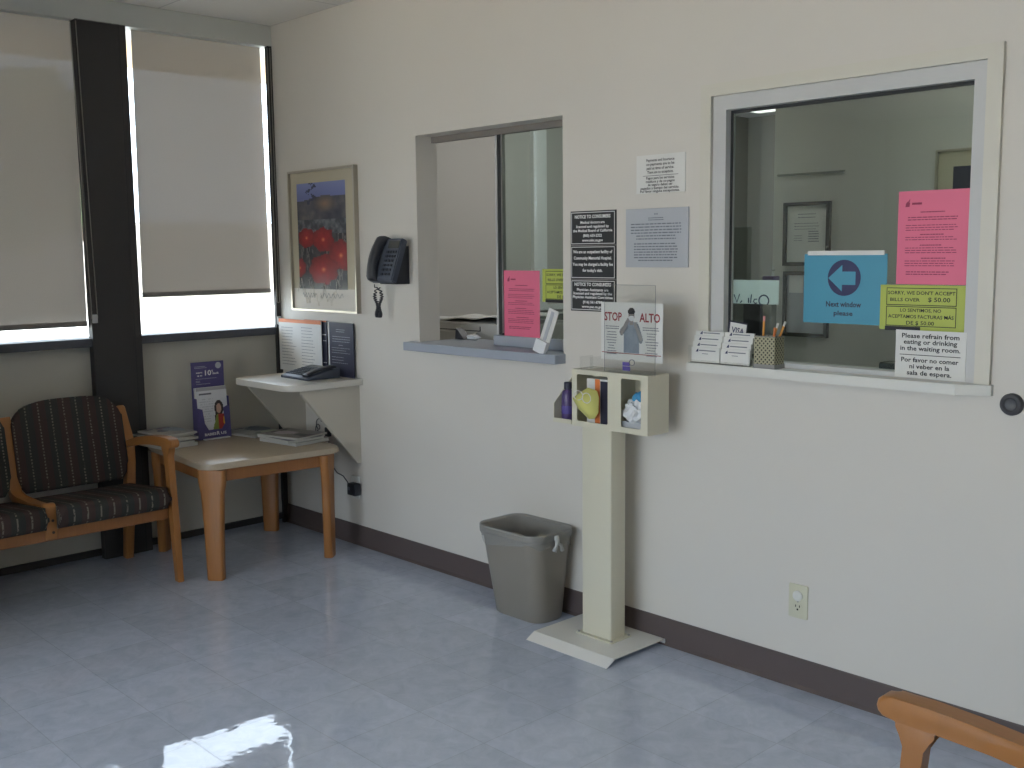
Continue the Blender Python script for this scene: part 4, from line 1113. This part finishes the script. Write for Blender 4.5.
def chair_pair(name, label, loc, rz):
    r = thing(name, label, 'chair', (0, 0, 0), 'striped waiting room chairs')
    for s in (1, -1): side_frame(r, s * 0.53)
    # centre frame
    cen = [(0.050, 0.745), (0.072, 0.66), (0.088, 0.58), (0.098, 0.50), (0.110, 0.445), (0.138, 0.408), (0.20, 0.394), (0.36, 0.400), (0.50, 0.410)]
    th = 0.019
    up, dn = [], []
    for i, (x, z) in enumerate(cen):
        a = cen[max(i - 1, 0)]; c = cen[min(i + 1, len(cen) - 1)]
        d = Vector((c[0] - a[0], c[1] - a[1])).normalized(); n = Vector((-d.y, d.x))
        up.append((x + n.x * th, z + n.y * th)); dn.append((x - n.x * th, z - n.y * th))
    b = B(); prism(b, dn + up[::-1], ((0, 0.023, 0), (1, 0, 0), (0, 0, 1)), 0.046, 0.006, 2)
    cf = obj('center_frame', b, 'oak', r, 50)
    b = B(); prism(b, rrect(0.495, 0.285, 0.540, 0.440, 0.018, 4), ((0.0, 0.024, 0), (1, 0, 0), (0, 0, 1)), 0.048, 0.006, 2)
    obj('center_block', b, 'oak', cf, 50)
    for zb in (0.32, 0.37): obj('bolt', lathe(B(), [(0.006, 0.540), (0.006, 0.5425), (0.002, 0.5425)], (0, 0.006, zb), 'X', 10), 'bolt_dark', cf)
    obj('front_rail', bx((0.500, -0.51, 0.282), (0.528, 0.51, 0.338), 0.006), 'oak_dark', r, 50)
    obj('rear_rail', bx((0.105, -0.51, 0.30), (0.130, 0.51, 0.35), 0.006), 'oak_dark', r, 50)
    for s in (1, -1):
        y0, y1 = (0.022, 0.504) if s > 0 else (-0.504, -0.022)
        # seat cushion
        b = B(); prof = rrect(0.115, 0.338, 0.585, 0.432, 0.040, 5)
        prism(b, prof, ((0, y1, 0), (1, 0, 0), (0, 0, 1)), y1 - y0, 0.026, 4)
        for v in b.verts:
            cxs = (v.co.y - (y0 + y1) / 2) / ((y1 - y0) / 2)
            if v.co.z > 0.39: v.co.z += 0.008 * (1 - cxs ** 2)
            v.co.z -= (0.585 - v.co.x) * 0.10
        obj('seat', b, 'fabric_seat', r, 60)
        # backrest: superellipse-topped pad, leaning back
        yc, hwid = s * 0.262, 0.246
        pts = [(-hwid + 0.03, 0.0), (hwid - 0.03, 0.0), (hwid - 0.008, 0.03), (hwid, 0.08), (hwid, 0.30)]
        for i in range(1, 24):
            tt = math.cos(PI * i / 24)
            pts.append((hwid * tt, 0.30 + 0.105 * (1 - abs(tt) ** 3.6) ** 0.60))
        pts += [(-hwid, 0.30), (-hwid, 0.08), (-hwid + 0.008, 0.03)]
        Vb = Vector((-0.085, 0, 0.41)).normalized()
        b = B(); prism(b, pts, ((0.110, yc, 0.405), (0, 1, 0), tuple(Vb)), 0.050, 0.016, 3)
        obj('backrest', b, 'fabric_back', r, 60)
    r.location = loc; r.rotation_euler = (0, 0, rz)
    return r
chair_pair('waiting_chair', 'oak framed double waiting chair with dark striped cushions under the blinds', (0.012, -1.45, 0), 0)
chair_pair('waiting_chair', 'oak waiting chair facing the blinds, only its rounded armrest end in view', (4.648, -1.78, 0), PI)

# ------------------------------------------------------------------ waste bin
bi = thing('waste_bin', 'taupe plastic waste bin with a clear liner against the wall beside the pedestal', 'waste bin', (1.995, -0.145, 0))
def rring(bm, cx, cy, hx, hy, r, z, n=6): return [bm.verts.new((cx + x, cy + y, z)) for x, y in rrect(-hx, -hy, hx, hy, r, n)]
def loft(bm, rings, cap0=True, cap1=False):
    n = len(rings[0])
    for i in range(len(rings) - 1):
        for j in range(n): bm.faces.new((rings[i][j], rings[i][(j + 1) % n], rings[i + 1][(j + 1) % n], rings[i + 1][j]))
    if cap0: bm.faces.new(list(reversed(rings[0])))
    if cap1: bm.faces.new(rings[-1])
    return bm
BX, BY = 1.988, -0.134
b = B()
loft(b, [rring(b, BX - 0.004 * (1 - min(1, z / 0.33)), BY + 0.018 * (1 - min(1, z / 0.33)), hx, hy, r, z) for hx, hy, r, z in ((0.133, 0.080, 0.060, 0.0), (0.138, 0.085, 0.062, 0.006), (0.164, 0.117, 0.062, 0.338), (0.172, 0.124, 0.066, 0.342), (0.174, 0.126, 0.068, 0.362), (0.169, 0.121, 0.055, 0.366), (0.163, 0.115, 0.052, 0.360), (0.130, 0.079, 0.058, 0.012))], True, True)
obj('bin_body', b, 'bin_plastic', bi, 40)
rnd = random.Random(3)
b = B()
rings = []
for k, (hx, hy, r, z) in enumerate(((0.1680, 0.1200, 0.064, 0.312), (0.1700, 0.1220, 0.066, 0.330), (0.1750, 0.1270, 0.068, 0.341), (0.1752, 0.1272, 0.068, 0.3640), (0.171, 0.123, 0.056, 0.3695), (0.1615, 0.1135, 0.051, 0.362), (0.150, 0.105, 0.048, 0.27), (0.132, 0.088, 0.042, 0.14), (0.118, 0.066, 0.04, 0.05))):
    ring = rring(b, BX, BY, hx, hy, r, z)
    n = len(ring)
    for j, v in enumerate(ring):
        if k == 0: v.co.z += 0.010 * math.sin(j * 1.1) + 0.012 * math.sin(j * 0.37 + 1)
        if k > 5:
            q = 0.90 + 0.08 * rnd.random(); v.co.x = BX + (v.co.x - BX) * q; v.co.y = BY + (v.co.y - BY) * q
    rings.append(ring)
loft(b, rings, False, True)
ml, nt, out = newmat('thin_plastic_film')
tr_ = nt.nodes.new('ShaderNodeBsdfTransparent'); tr_.inputs[0].default_value = (0.92, 0.92, 0.92, 1)
pr = nt.nodes.new('ShaderNodeBsdfPrincipled'); pr.inputs['Base Color'].default_value = L3((190, 190, 186)) + (1,); pr.inputs['Roughness'].default_value = 0.3
nz = nt.nodes.new('ShaderNodeTexNoise'); nz.inputs['Scale'].default_value = 30; tcn = nt.nodes.new('ShaderNodeTexCoord'); nt.links.new(tcn.outputs['Object'], nz.inputs['Vector'])
bp = nt.nodes.new('ShaderNodeBump'); bp.inputs['Strength'].default_value = 0.9; bp.inputs['Distance'].default_value = 0.006; nt.links.new(nz.outputs[0], bp.inputs['Height']); nt.links.new(bp.outputs[0], pr.inputs['Normal'])
mxs = nt.nodes.new('ShaderNodeMixShader'); mxs.inputs[0].default_value = 0.30
nt.links.new(tr_.outputs[0], mxs.inputs[1]); nt.links.new(pr.outputs[0], mxs.inputs[2]); nt.links.new(mxs.outputs[0], out.inputs[0])
M['film'] = ml
obj('bin_liner', b, 'film', bi, 60)
kn = B(); kx, ky = BX + 0.172, BY - 0.005
tube(kn, [(kx, ky, 0.352), (kx + 0.012, ky - 0.004, 0.338), (kx + 0.010, ky - 0.008, 0.318), (kx + 0.006, ky - 0.016, 0.298)], [0.012, 0.010, 0.006, 0.010], 8)
tube(kn, [(kx + 0.008, ky, 0.330), (kx + 0.012, ky + 0.016, 0.318), (kx + 0.008, ky + 0.026, 0.296)], [0.006, 0.006, 0.009], 8)
obj('liner_knot', kn, 'bin_liner', bi, 60)

# ------------------------------------------------------------------ hygiene station
st = thing('hygiene_station', 'cream metal respiratory hygiene station on a square post and bent plate', 'dispenser stand', (2.40, -0.17, 0))
b = B(); prism(b, [(-0.332, 0.0), (-0.330, -0.002), (-0.292, 0.020), (-0.010, 0.020), (-0.010, 0.023), (-0.293, 0.023), (-0.335, 0.002)], ((2.190, 0, 0), (0, 1, 0), (0, 0, 1)), 0.400)
obj('base_plate', bx((2.190, -0.010, 0.0005), (2.590, -0.007, 0.0225)), 'cream_plate', st)
bb_ = B()
prism(bb_, [(-0.334, 0.0005), (-0.330, 0.0005), (-0.290, 0.0205), (-0.012, 0.0205), (-0.012, 0.0235), (-0.291, 0.0235)], ((2.190, 0, 0), (0, 1, 0), (0, 0, 1)), 0.400)
obj('bent_plate', bb_, 'cream_plate', st); b.free()
PX0, PX1, PY0, PY1 = 2.332, 2.474, -0.178, -0.096
b = B(); prism(b, rrect(PX0, PY0, PX1, PY1, 0.006, 3), ((0, 0, 0.0295), (1, 0, 0), (0, 1, 0)), 0.79)
obj('post', b, 'cream_steel', st, 40)
obj('post_flange', bx((PX0 - 0.016, PY0 - 0.016, 0.0237), (PX1 + 0.016, PY1 + 0.016, 0.0293), 0.001), 'cream_steel', st)
for x, y in ((PX0 - 0.009, PY0 - 0.008), (PX1 + 0.009, PY0 - 0.008), (PX1 + 0.009, PY1 + 0.008), (PX0 - 0.009, PY1 + 0.008)):
    obj('bolt', lathe(B(), [(0.0055, 0.0293), (0.005, 0.033), (0.002, 0.034)], (x, y, 0), 'Z', 8), 'steel', st)
QX0, QX1, QY0, QY1, QZ0, QZ1 = 2.306, 2.660, -0.202, -0.086, 0.812, 1.020
obj('front_panel', holed_plate(rrect(QX0, QZ0, QX1, QZ1, 0.006, 3), [rrect(2.331, 0.832, 2.479, 1.003, 0.007, 3)[::-1], rrect(2.540, 0.832, 2.630, 1.003, 0.007, 3)[::-1]], WALL(0, 0, QY0 + 0.003), 0.003), 'cream_steel', st)
b = B()
box(b, (QX0, QY0 + .003, QZ0), (QX0 + .003, QY1, QZ1)); box(b, (QX1 - .003, QY0 + .003, QZ0), (QX1, QY1, QZ1)); box(b, (QX0 + .003, QY0 + .003, QZ0), (QX1 - .003, QY1, QZ0 + .003))
box(b, (QX0 + .003, QY1 - .003, QZ0 + .003), (QX1 - .003, QY1, QZ1)); box(b, (2.508, QY0 + .003, QZ0 + .003), (2.511, QY1 - .003, QZ1 - .003))
obj('box_shell', b, 'cream_steel', st)
obj('top_lid', bx((QX0 + .003, QY0 + .003, QZ1 - .003), (QX1 - .003, QY1 - .003, QZ1)), 'cream_steel', st)
for x in (2.345, 2.455, 2.475): obj('screw', lathe(B(), [(0.003, -0.003), (0.003, 0.0)], (x, QY0 + 0.02, QZ0), 'Z', 8), 'steel', st)
# side pocket with slanted flank
b = B()
prism(b, [(-0.088, 0.816), (-0.204, 0.816), (-0.204, 0.885), (-0.105, 0.975), (-0.088, 0.975)], ((2.214, 0, 0), (0, 1, 0), (0, 0, 1)), 0.003)
box(b, (2.214, -0.204, 0.816), (QX0, -0.088, 0.819)); box(b, (2.214, -0.2065, 0.816), (QX0, -0.204, 0.832)); box(b, (2.214, -0.091, 0.816), (QX0, -0.088, 0.975))
obj('side_pocket', b, 'cream_steel', st)
pbn = thing('sanitizer_bottle', 'purple bottle standing in the side pocket of the hygiene station', 'bottle', (2.256, -0.170, 0.8195))
obj('bottle_body', lathe(B(), [(0.022, 0.8195), (0.024, 0.824), (0.024, 0.915), (0.021, 0.93), (0.012, 0.938)], (2.256, -0.170, 0), 'Z', 24), 'purple_plastic', pbn, 40)
obj('bottle_cap', lathe(B(), [(0.013, 0.938), (0.015, 0.94), (0.015, 0.962), (0.012, 0.965)], (2.256, -0.170, 0), 'Z', 20), 'navy', pbn, 40)
obj('bottle_band', lathe(B(), [(0.0244, 0.848), (0.0246, 0.850), (0.0246, 0.876), (0.0244, 0.878)], (2.256, -0.170, 0), 'Z', 24), 'purple_print', pbn, 40)
# tissue box and mask
tbx = thing('mask_box', 'white orange and navy box of masks inside the open box of the hygiene station', 'box', (2.42, -0.15, QZ0 + .003))
obj('carton', bx((2.358, -0.178, QZ0 + .0035), (2.505, -0.095, 0.988)), 'paper_white', tbx)
fcx = WALL(2.358, QZ0 + .0035, -0.178)
bars([(0.040, 0.0, 0.064, 0.172)], fcx, 'orange', tbx, 'orange_stripe'); bars([(0.066, 0.006, 0.108, 0.166)], fcx, 'navy', tbx, 'navy_panel')
bars([(0.114, 0.0, 0.122, 0.15)], fcx, 'grey_print', tbx, 'printed_line')
mk = B()
ml_ = [(2.340, 0.918, -0.236), (2.360, 0.938, -0.222), (2.392, 0.958, -0.212), (2.430, 0.950, -0.208), (2.440, 0.925, -0.208), (2.440, 0.872, -0.212), (2.424, 0.850, -0.214), (2.402, 0.846, -0.216), (2.366, 0.880, -0.230)]
rid = [mk.verts.new((x, y, z)) for x, z, y in ((2.372, 0.918, -0.252), (2.405, 0.905, -0.246), (2.416, 0.868, -0.232))]
rv = [mk.verts.new((x, y, z)) for x, z, y in ml_]
for f in ((0, 1, 'a'), (1, 2, 'a'), (2, 'b', 'a'), (2, 3, 'b'), (3, 4, 'b'), (4, 5, 'b'), (5, 'c', 'b'), (5, 6, 'c'), (6, 7, 'c'), (7, 8, 'c'), (8, 'b', 'c'), (8, 'a', 'b'), (8, 0, 'a')):
    mk.faces.new([rid['abc'.index(q)] if isinstance(q, str) else rv[q] for q in f])
rb = [mk.verts.new((x, y + 0.005, z)) for x, z, y in ml_]
mk.faces.new(list(reversed(rb)))
for i in range(len(rv)):
    j = (i + 1) % len(rv)
    mk.faces.new((rv[j], rv[i], rb[i], rb[j]))
fmk = thing('face_mask', 'yellow face mask pulled out of the opening of the hygiene station', 'face mask', (2.41, -0.22, 0.90))
mo = obj('mask_shell', mk, 'mask_yellow', fmk, 60)
el = B()
tube(el, [(2.380 + 0.022 * math.cos(a * PI / 8), -0.248, 0.934 + 0.017 * math.sin(a * PI / 8)) for a in range(16)], 0.0016, 5, True)
tube(el, [(2.418 + 0.020 * math.cos(a * PI / 8), -0.246, 0.927 + 0.018 * math.sin(a * PI / 8)) for a in range(16)], 0.0016, 5, True)
obj('ear_loop', el, 'paper_white', fmk)
def crumple(seed, c, s, sub=3, amp=0.5):
    r = random.Random(seed); b = B()
    bmesh.ops.create_icosphere(b, subdivisions=sub, radius=1.0)
    for v in b.verts:
        n = v.co.normalized()
        k = 1 + amp * (fbm(n.x * 2.2 + seed, n.y * 2.2 + n.z * 1.7, seed) - 0.5) + amp * 0.5 * (r.random() - 0.5)
        v.co = Vector(c) + Vector((n.x * s[0], n.y * s[1], n.z * s[2])) * k
    return b
gb = thing('tissue_box', 'box with blue and white tissue inside the narrow opening of the hygiene station', 'tissue box', (2.60, -0.15, QZ0 + .003))
obj('carton', bx((2.530, -0.185, QZ0 + .0035), (2.640, -0.100, 0.850)), 'paper_grey', gb)
obj('blue_tissue', crumple(4, (2.600, -0.140, 0.925), (0.044, 0.030, 0.040)), 'tissue_blue', gb, 30)
obj('white_tissue', crumple(9, (2.582, -0.165, 0.885), (0.050, 0.030, 0.045), 3, 0.9), 'tissue', gb, 20)
# acrylic sign holder with the stop sign
ac = thing('sign_holder', 'clear acrylic sign holder standing on top of the hygiene station', 'sign holder', (2.59, -0.19, QZ1))
obj('acrylic_panel', bx((2.452, -0.190, QZ1), (2.680, -0.187, 1.327)), 'acrylic', ac)
obj('acrylic_foot', bx((2.452, -0.187, QZ1), (2.655, -0.100, QZ1 + 0.003)), 'acrylic', ac)
obj('acrylic_edge', tube(B(), [(2.452, -0.1885, QZ1 + .001), (2.452, -0.1885, 1.327), (2.680, -0.1885, 1.327), (2.680, -0.1885, QZ1 + .001)], 0.0009, 4), 'grey_print', ac)
lg = B(); box(lg, (2.538, -0.1914, 1.030), (2.572, -0.1904, 1.045)); box(lg, (2.538, -0.1914, 1.047), (2.570, -0.1904, 1.060)); obj('logo', lg, 'purple_print', ac)
lr = B(); tube(lr, [(2.580 + 0.012 * math.cos(a * PI / 10), -0.1912, 1.060 + 0.010 * math.sin(a * PI / 10)) for a in range(20)], 0.0013, 5, True); obj('logo_ring', lr, 'grey_print', ac)
ss = thing('stop_sign_card', 'white sign reading stop and alto with a masked man in the acrylic holder', 'sign', (2.60, -0.19, 1.07))
sx0, sz0, sw, shh = 2.432, 1.064, 0.276, 0.202
obj('card', bx((sx0, -0.1835, sz0), (sx0 + sw, -0.182, sz0 + shh)), 'paper_white', ss)
fs_ = WALL(sx0, sz0, -0.1835)
letters([('STOP', 0.056, 0.138, 0.030, 0.080, 'CENTER', 0.03), ('ALTO', 0.220, 0.138, 0.030, 0.090, 'CENTER', 0.03)], fs_, 'red_print', ss)
rnd = random.Random(6)
bars(text_bars(0.022, 0.09, 0.118, 2, 0.008, 0.003, rnd) + text_bars(0.025, 0.075, 0.098, 9, 0.0095, 0.003, rnd, 0.5, True) + text_bars(0.19, 0.262, 0.118, 2, 0.008, 0.003, rnd) + text_bars(0.20, 0.26, 0.098, 9, 0.0095, 0.003, rnd, 0.5, True), fs_, 'grey_print', ss)
bars([(0.004, 0.024, 0.270, 0.0265)], fs_, 'red_print', ss, 'printed_line')
def man_fn(s, t):
    c = (216, 216, 214)
    x, y = s, t
    def seg(x0, y0, x1, y1, r):
        dx, dy = x1 - x0, y1 - y0; k = max(0, min(1, ((x - x0) * dx + (y - y0) * dy) / (dx * dx + dy * dy)))
        return math.hypot(x - x0 - k * dx, y - y0 - k * dy) < r
    grey = mixc((124, 136, 150), (152, 160, 170), fbm(x * 8, y * 8, 1))
    if y < 0.66 and abs(x - 0.52) < 0.225 + 0.07 * max(0, min(1, (0.66 - y) * 5)) - 0.10 * max(0, y - 0.60): c = grey
    if seg(0.31, 0.56, 0.15, 0.44, 0.075): c = mixc(grey, (90, 96, 104), 0.5)
    if seg(0.15, 0.44, 0.40, 0.70, 0.055): c = (152, 144, 142)
    if seg(0.73, 0.56, 0.87, 0.30, 0.080): c = mixc(grey, (90, 96, 104), 0.45)
    if seg(0.87, 0.32, 0.66, 0.62, 0.055): c = (150, 146, 144)
    if abs(x - 0.52) < 0.07 and 0.60 < y < 0.70: c = (148, 138, 134)
    if math.hypot((x - 0.52) / 0.115, (y - 0.80) / 0.120) < 1: c = (160, 144, 136)
    if math.hypot((x - 0.52) / 0.130, (y - 0.885) / 0.085) < 1 and y > 0.84: c = (46, 44, 46)
    if abs(x - 0.52) < 0.095 and 0.805 < y < 0.822: c = (70, 62, 60)
    if math.hypot((x - 0.52) / 0.105, (y - 0.745) / 0.06) < 1: c = (206, 208, 210)
    return c
print_grid('man_print', 0.118, 0.162, 44, 60, man_fn, WALL(sx0 + 0.078, sz0 + 0.028, -0.1835), ss, 0.0004)
ct = B(); box(ct, (2.325, -0.180, QZ1), (2.327, -0.110, QZ1 + 0.045)); box(ct, (2.375, -0.180, QZ1), (2.377, -0.110, QZ1 + 0.045)); box(ct, (2.327, -0.180, QZ1), (2.375, -0.110, QZ1 + 0.002))
tag(obj('clear_tray', ct, 'acrylic'), 'empty small clear plastic tray on top of the hygiene station', 'tray')

# ------------------------------------------------------------------ things in the office
dk = thing('office_desk', 'grey office desk behind the service windows', 'desk', (2.4, 0.5, 0))
obj('desktop', bx((0.05, 0.29, 0.72), (4.6, 0.95, 0.755), 0.003), 'desk_top', dk)
for x in (0.08, 1.55, 3.0, 4.54): obj('leg', bx((x, 0.32, 0), (x + 0.04, 0.92, 0.72)), 'cabinet_grey', dk)
pr_ = thing('office_printer', 'grey office printer topped with white papers behind the open service window', 'printer', (0.95, 0.55, 0.755))
obj('printer_body', bx((0.62, 0.40, 0.755), (1.40, 0.84, 1.105), 0.01), 'printer_grey', pr_, 40)
obj('paper_tray', bx((0.66, 0.386, 0.97), (1.12, 0.40, 1.060), 0.003), 'printer_grey', pr_)
gv = B(); box(gv, (0.64, 0.398, 1.066), (1.14, 0.4005, 1.070)); box(gv, (1.136, 0.398, 1.066), (1.140, 0.4005, 1.09)); obj('seam', gv, 'gasket', pr_)
pp = thing('loose_papers', 'curled white papers lying on the office printer', 'papers', (1.0, 0.6, 1.106))
b = B()
nu = 24; rows = []
for j in range(9):
    rows.append([b.verts.new((0.66 + 0.72 * i / nu, 0.42 + 0.38 * j / 8, 1.1085 + 0.020 * (1 - math.cos(2 * PI * min(1, i / nu * 0.6))) * 0.5 + 0.045 * max(0, (i / nu - 0.55)) * (0.5 + 0.5 * j / 8) + 0.004 * math.sin(i * 0.8 + j))) for i in range(nu + 1)])
for j in range(8):
    for i in range(nu): b.faces.new((rows[j][i], rows[j][i + 1], rows[j + 1][i + 1], rows[j + 1][i]))
po_ = obj('paper_sheet', b, 'paper_white', pp, 60)
so_ = po_.modifiers.new('thick', 'SOLIDIFY'); so_.thickness = 0.006; so_.offset = 1
td = thing('tape_dispenser', 'black tape dispenser on the inner end of the grey ledge', 'tape dispenser', (1.23, 0.22, 1.046))
b = B(); prism(b, [(1.200, 1.0465), (1.246, 1.0465), (1.236, 1.058), (1.205, 1.088), (1.190, 1.096), (1.185, 1.0465)], WALL(0, 0, 0.24), 0.04); obj('dispenser_body', b, 'black_plastic', td)
tag(obj('crumpled_tissue', crumple(14, (1.292, 0.22, 1.058), (0.036, 0.024, 0.012)), 'tissue', None, 30), 'crumpled white tissue on the grey ledge inside the open window', 'tissue')
tag(obj('black_clip', bx((1.452, 0.205, 1.0465), (1.482, 0.225, 1.060), 0.003), 'black_plastic'), 'small black clip on the grey ledge near the sliding pane', 'clip')
def framed_doc(label, x0, z0, x1, z1, y, inner, name='framed_certificate', fm='frame_black', bw=0.018, dark=None):
    t = thing(name, label, 'framed certificate' if dark is None else 'framed picture', ((x0 + x1) / 2, y, z0))
    obj('frame', holed_plate([(x0, z0), (x1, z0), (x1, z1), (x0, z1)], [[(x0 + bw, z0 + bw), (x0 + bw, z1 - bw), (x1 - bw, z1 - bw), (x1 - bw, z0 + bw)]], WALL(0, 0, y), 0.022), fm, t)
    obj('backing', bx((x0 + bw, y - 0.010, z0 + bw), (x1 - bw, y - 0.001, z1 - bw)), inner, t)
    return t
t = framed_doc('black framed certificate on the office wall, upper of two behind the blue notice', 1.990, 1.362, 2.246, 1.674, 1.70, 'paper_white')
rnd = random.Random(31)
bars(text_bars(0.06, 0.16, 0.235, 2, 0.016, 0.004, rnd) + text_bars(0.04, 0.18, 0.19, 3, 0.014, 0.003, rnd) + text_bars(0.04, 0.09, 0.13, 3, 0.012, 0.003, rnd) + text_bars(0.12, 0.18, 0.15, 5, 0.012, 0.005, rnd), WALL(2.008, 1.38, 1.69), 'grey_print', t)
t = framed_doc('black framed certificate on the office wall, lower of two behind the blue notice', 1.996, 1.010, 2.246, 1.334, 1.70, 'paper_grey')
bars([(0.012, 0.20, 0.09, 0.29)], WALL(2.014, 1.028, 1.69), 'white_print', t, 'painted_reflection')  # reflection in the pane painted as a white patch on the certificate
t = framed_doc('thin framed picture with a dark print on the office wall above the pink notice', 2.760, 1.45, 3.20, 1.874, 1.70, 'mat_beige', 'framed_picture', 'frame_metal', 0.010, True)
obj('dark_print', bx((2.838, 1.6895, 1.50), (3.12, 1.69, 1.798)), 'navy', t)
struct('trim_7', bx((1.945, 1.688, 1.806), (2.310, 1.70, 1.816)), 'cabinet_grey')
fc_ = thing('monitor', 'dark computer monitor behind the white card in the larger service window', 'monitor', (2.60, 0.62, 0.755))
obj('screen_shell', bx((2.520, 0.56, 1.00), (2.600, 0.60, 1.245), 0.006), 'black_plastic', fc_, 40)
obj('monitor_stand', bx((2.52, 0.58, 0.755), (2.56, 0.62, 1.00)), 'black_plastic', fc_)
obj('monitor_foot', bx((2.46, 0.54, 0.7555), (2.62, 0.66, 0.765)), 'black_plastic', fc_)
fl = thing('binder', 'olive grey upright binder box beside the dark monitor in the office', 'binder', (2.45, 0.7, 0.755))
obj('binder_shell', bx((2.395, 0.66, 0.755), (2.470, 0.69, 1.535), 0.004), 'cabinet_grey', fl)
dcl = thing('desk_bottle', 'small dark pump bottle top above the white card in the office', 'bottle', (2.76, 0.40, 0.755))
obj('bottle_body', bx((2.70, 0.42, 0.755), (2.74, 0.46, 1.310), 0.006), 'cabinet_grey', dcl)
obj('bottle_collar', bx((2.698, 0.418, 1.310), (2.748, 0.462, 1.345), 0.004), 'purple_plastic', dcl)
obj('bottle_pump', tube(B(), [(2.728, 0.445, 1.345), (2.728, 0.445, 1.365), (2.74, 0.43, 1.372)], 0.005, 8), 'paper_white', dcl)
tag(obj('stapler', bx((3.325, 0.120, 1.0605), (3.375, 0.185, 1.088), 0.006), 'black_plastic'), 'small black stapler on the inner ledge beside the white no eating notice', 'stapler')

# ------------------------------------------------------------------ daylight
SKY = 5.8
wd = bpy.data.worlds.new('World'); SC.world = wd; wd.use_nodes = True
nt = wd.node_tree; nt.nodes.clear()
o_ = nt.nodes.new('ShaderNodeOutputWorld'); bg = nt.nodes.new('ShaderNodeBackground')
bg.inputs[0].default_value = (0.825, 0.925, 1.095, 1); bg.inputs[1].default_value = SKY
nt.links.new(bg.outputs[0], o_.inputs[0])
sun = bpy.data.lights.new('Sun', 'SUN'); sun.energy = 9.0; sun.angle = 0.01; sun.color = (1, 0.96, 0.9)
so = bpy.data.objects.new('Sun', sun); COL.objects.link(so)
so.rotation_euler = Vector((-0.60, -0.30, -1.0)).to_track_quat('-Z', 'Y').to_euler()

def portal(loc, d, sx, sy):
    l = bpy.data.lights.new('Window_daylight', 'AREA'); l.shape = 'RECTANGLE'; l.size = sx; l.size_y = sy; l.cycles.is_portal = True
    o = bpy.data.objects.new('window_daylight', l); COL.objects.link(o); o.location = loc; o.rotation_euler = Vector(d).to_track_quat('-Z', 'Z').to_euler()
portal((3.3, -6.62, 1.3), (0, 1, 0), 4.0, 2.3)
portal((-0.17, -1.35, 1.78), (1, 0, 0), 2.6, 1.5)

# ------------------------------------------------------------------ camera
cam = bpy.data.cameras.new('Camera'); co_ = bpy.data.objects.new('Camera', cam); COL.objects.link(co_)
cam.sensor_fit = 'HORIZONTAL'; cam.sensor_width = 36.0; cam.lens = 1060.18 * 36.0 / 1024.0
cam.clip_start = 0.05; cam.clip_end = 300
co_.location = (4.93616, -3.0020, 1.44140)
co_.rotation_euler = (math.radians(82.93955), math.radians(0.593262), math.radians(46.390591))
SC.camera = co_

for o in list(bpy.data.objects):
    if o.parent is None and o.name.split('.')[0] in ('card_holder', 'business_card'): o.location.x += 0.016
    if 'base' in o: del o['base']
vs = SC.view_settings
SC.display_settings.display_device = 'sRGB'
vs.view_transform = 'Standard'; vs.look = 'None'; vs.exposure = 0.30; vs.gamma = 1.0; vs.use_curve_mapping = False
SC.cycles.use_denoising = True
SC.cycles.max_bounces = 10; SC.cycles.diffuse_bounces = 6; SC.cycles.glossy_bounces = 4; SC.cycles.transparent_max_bounces = 16
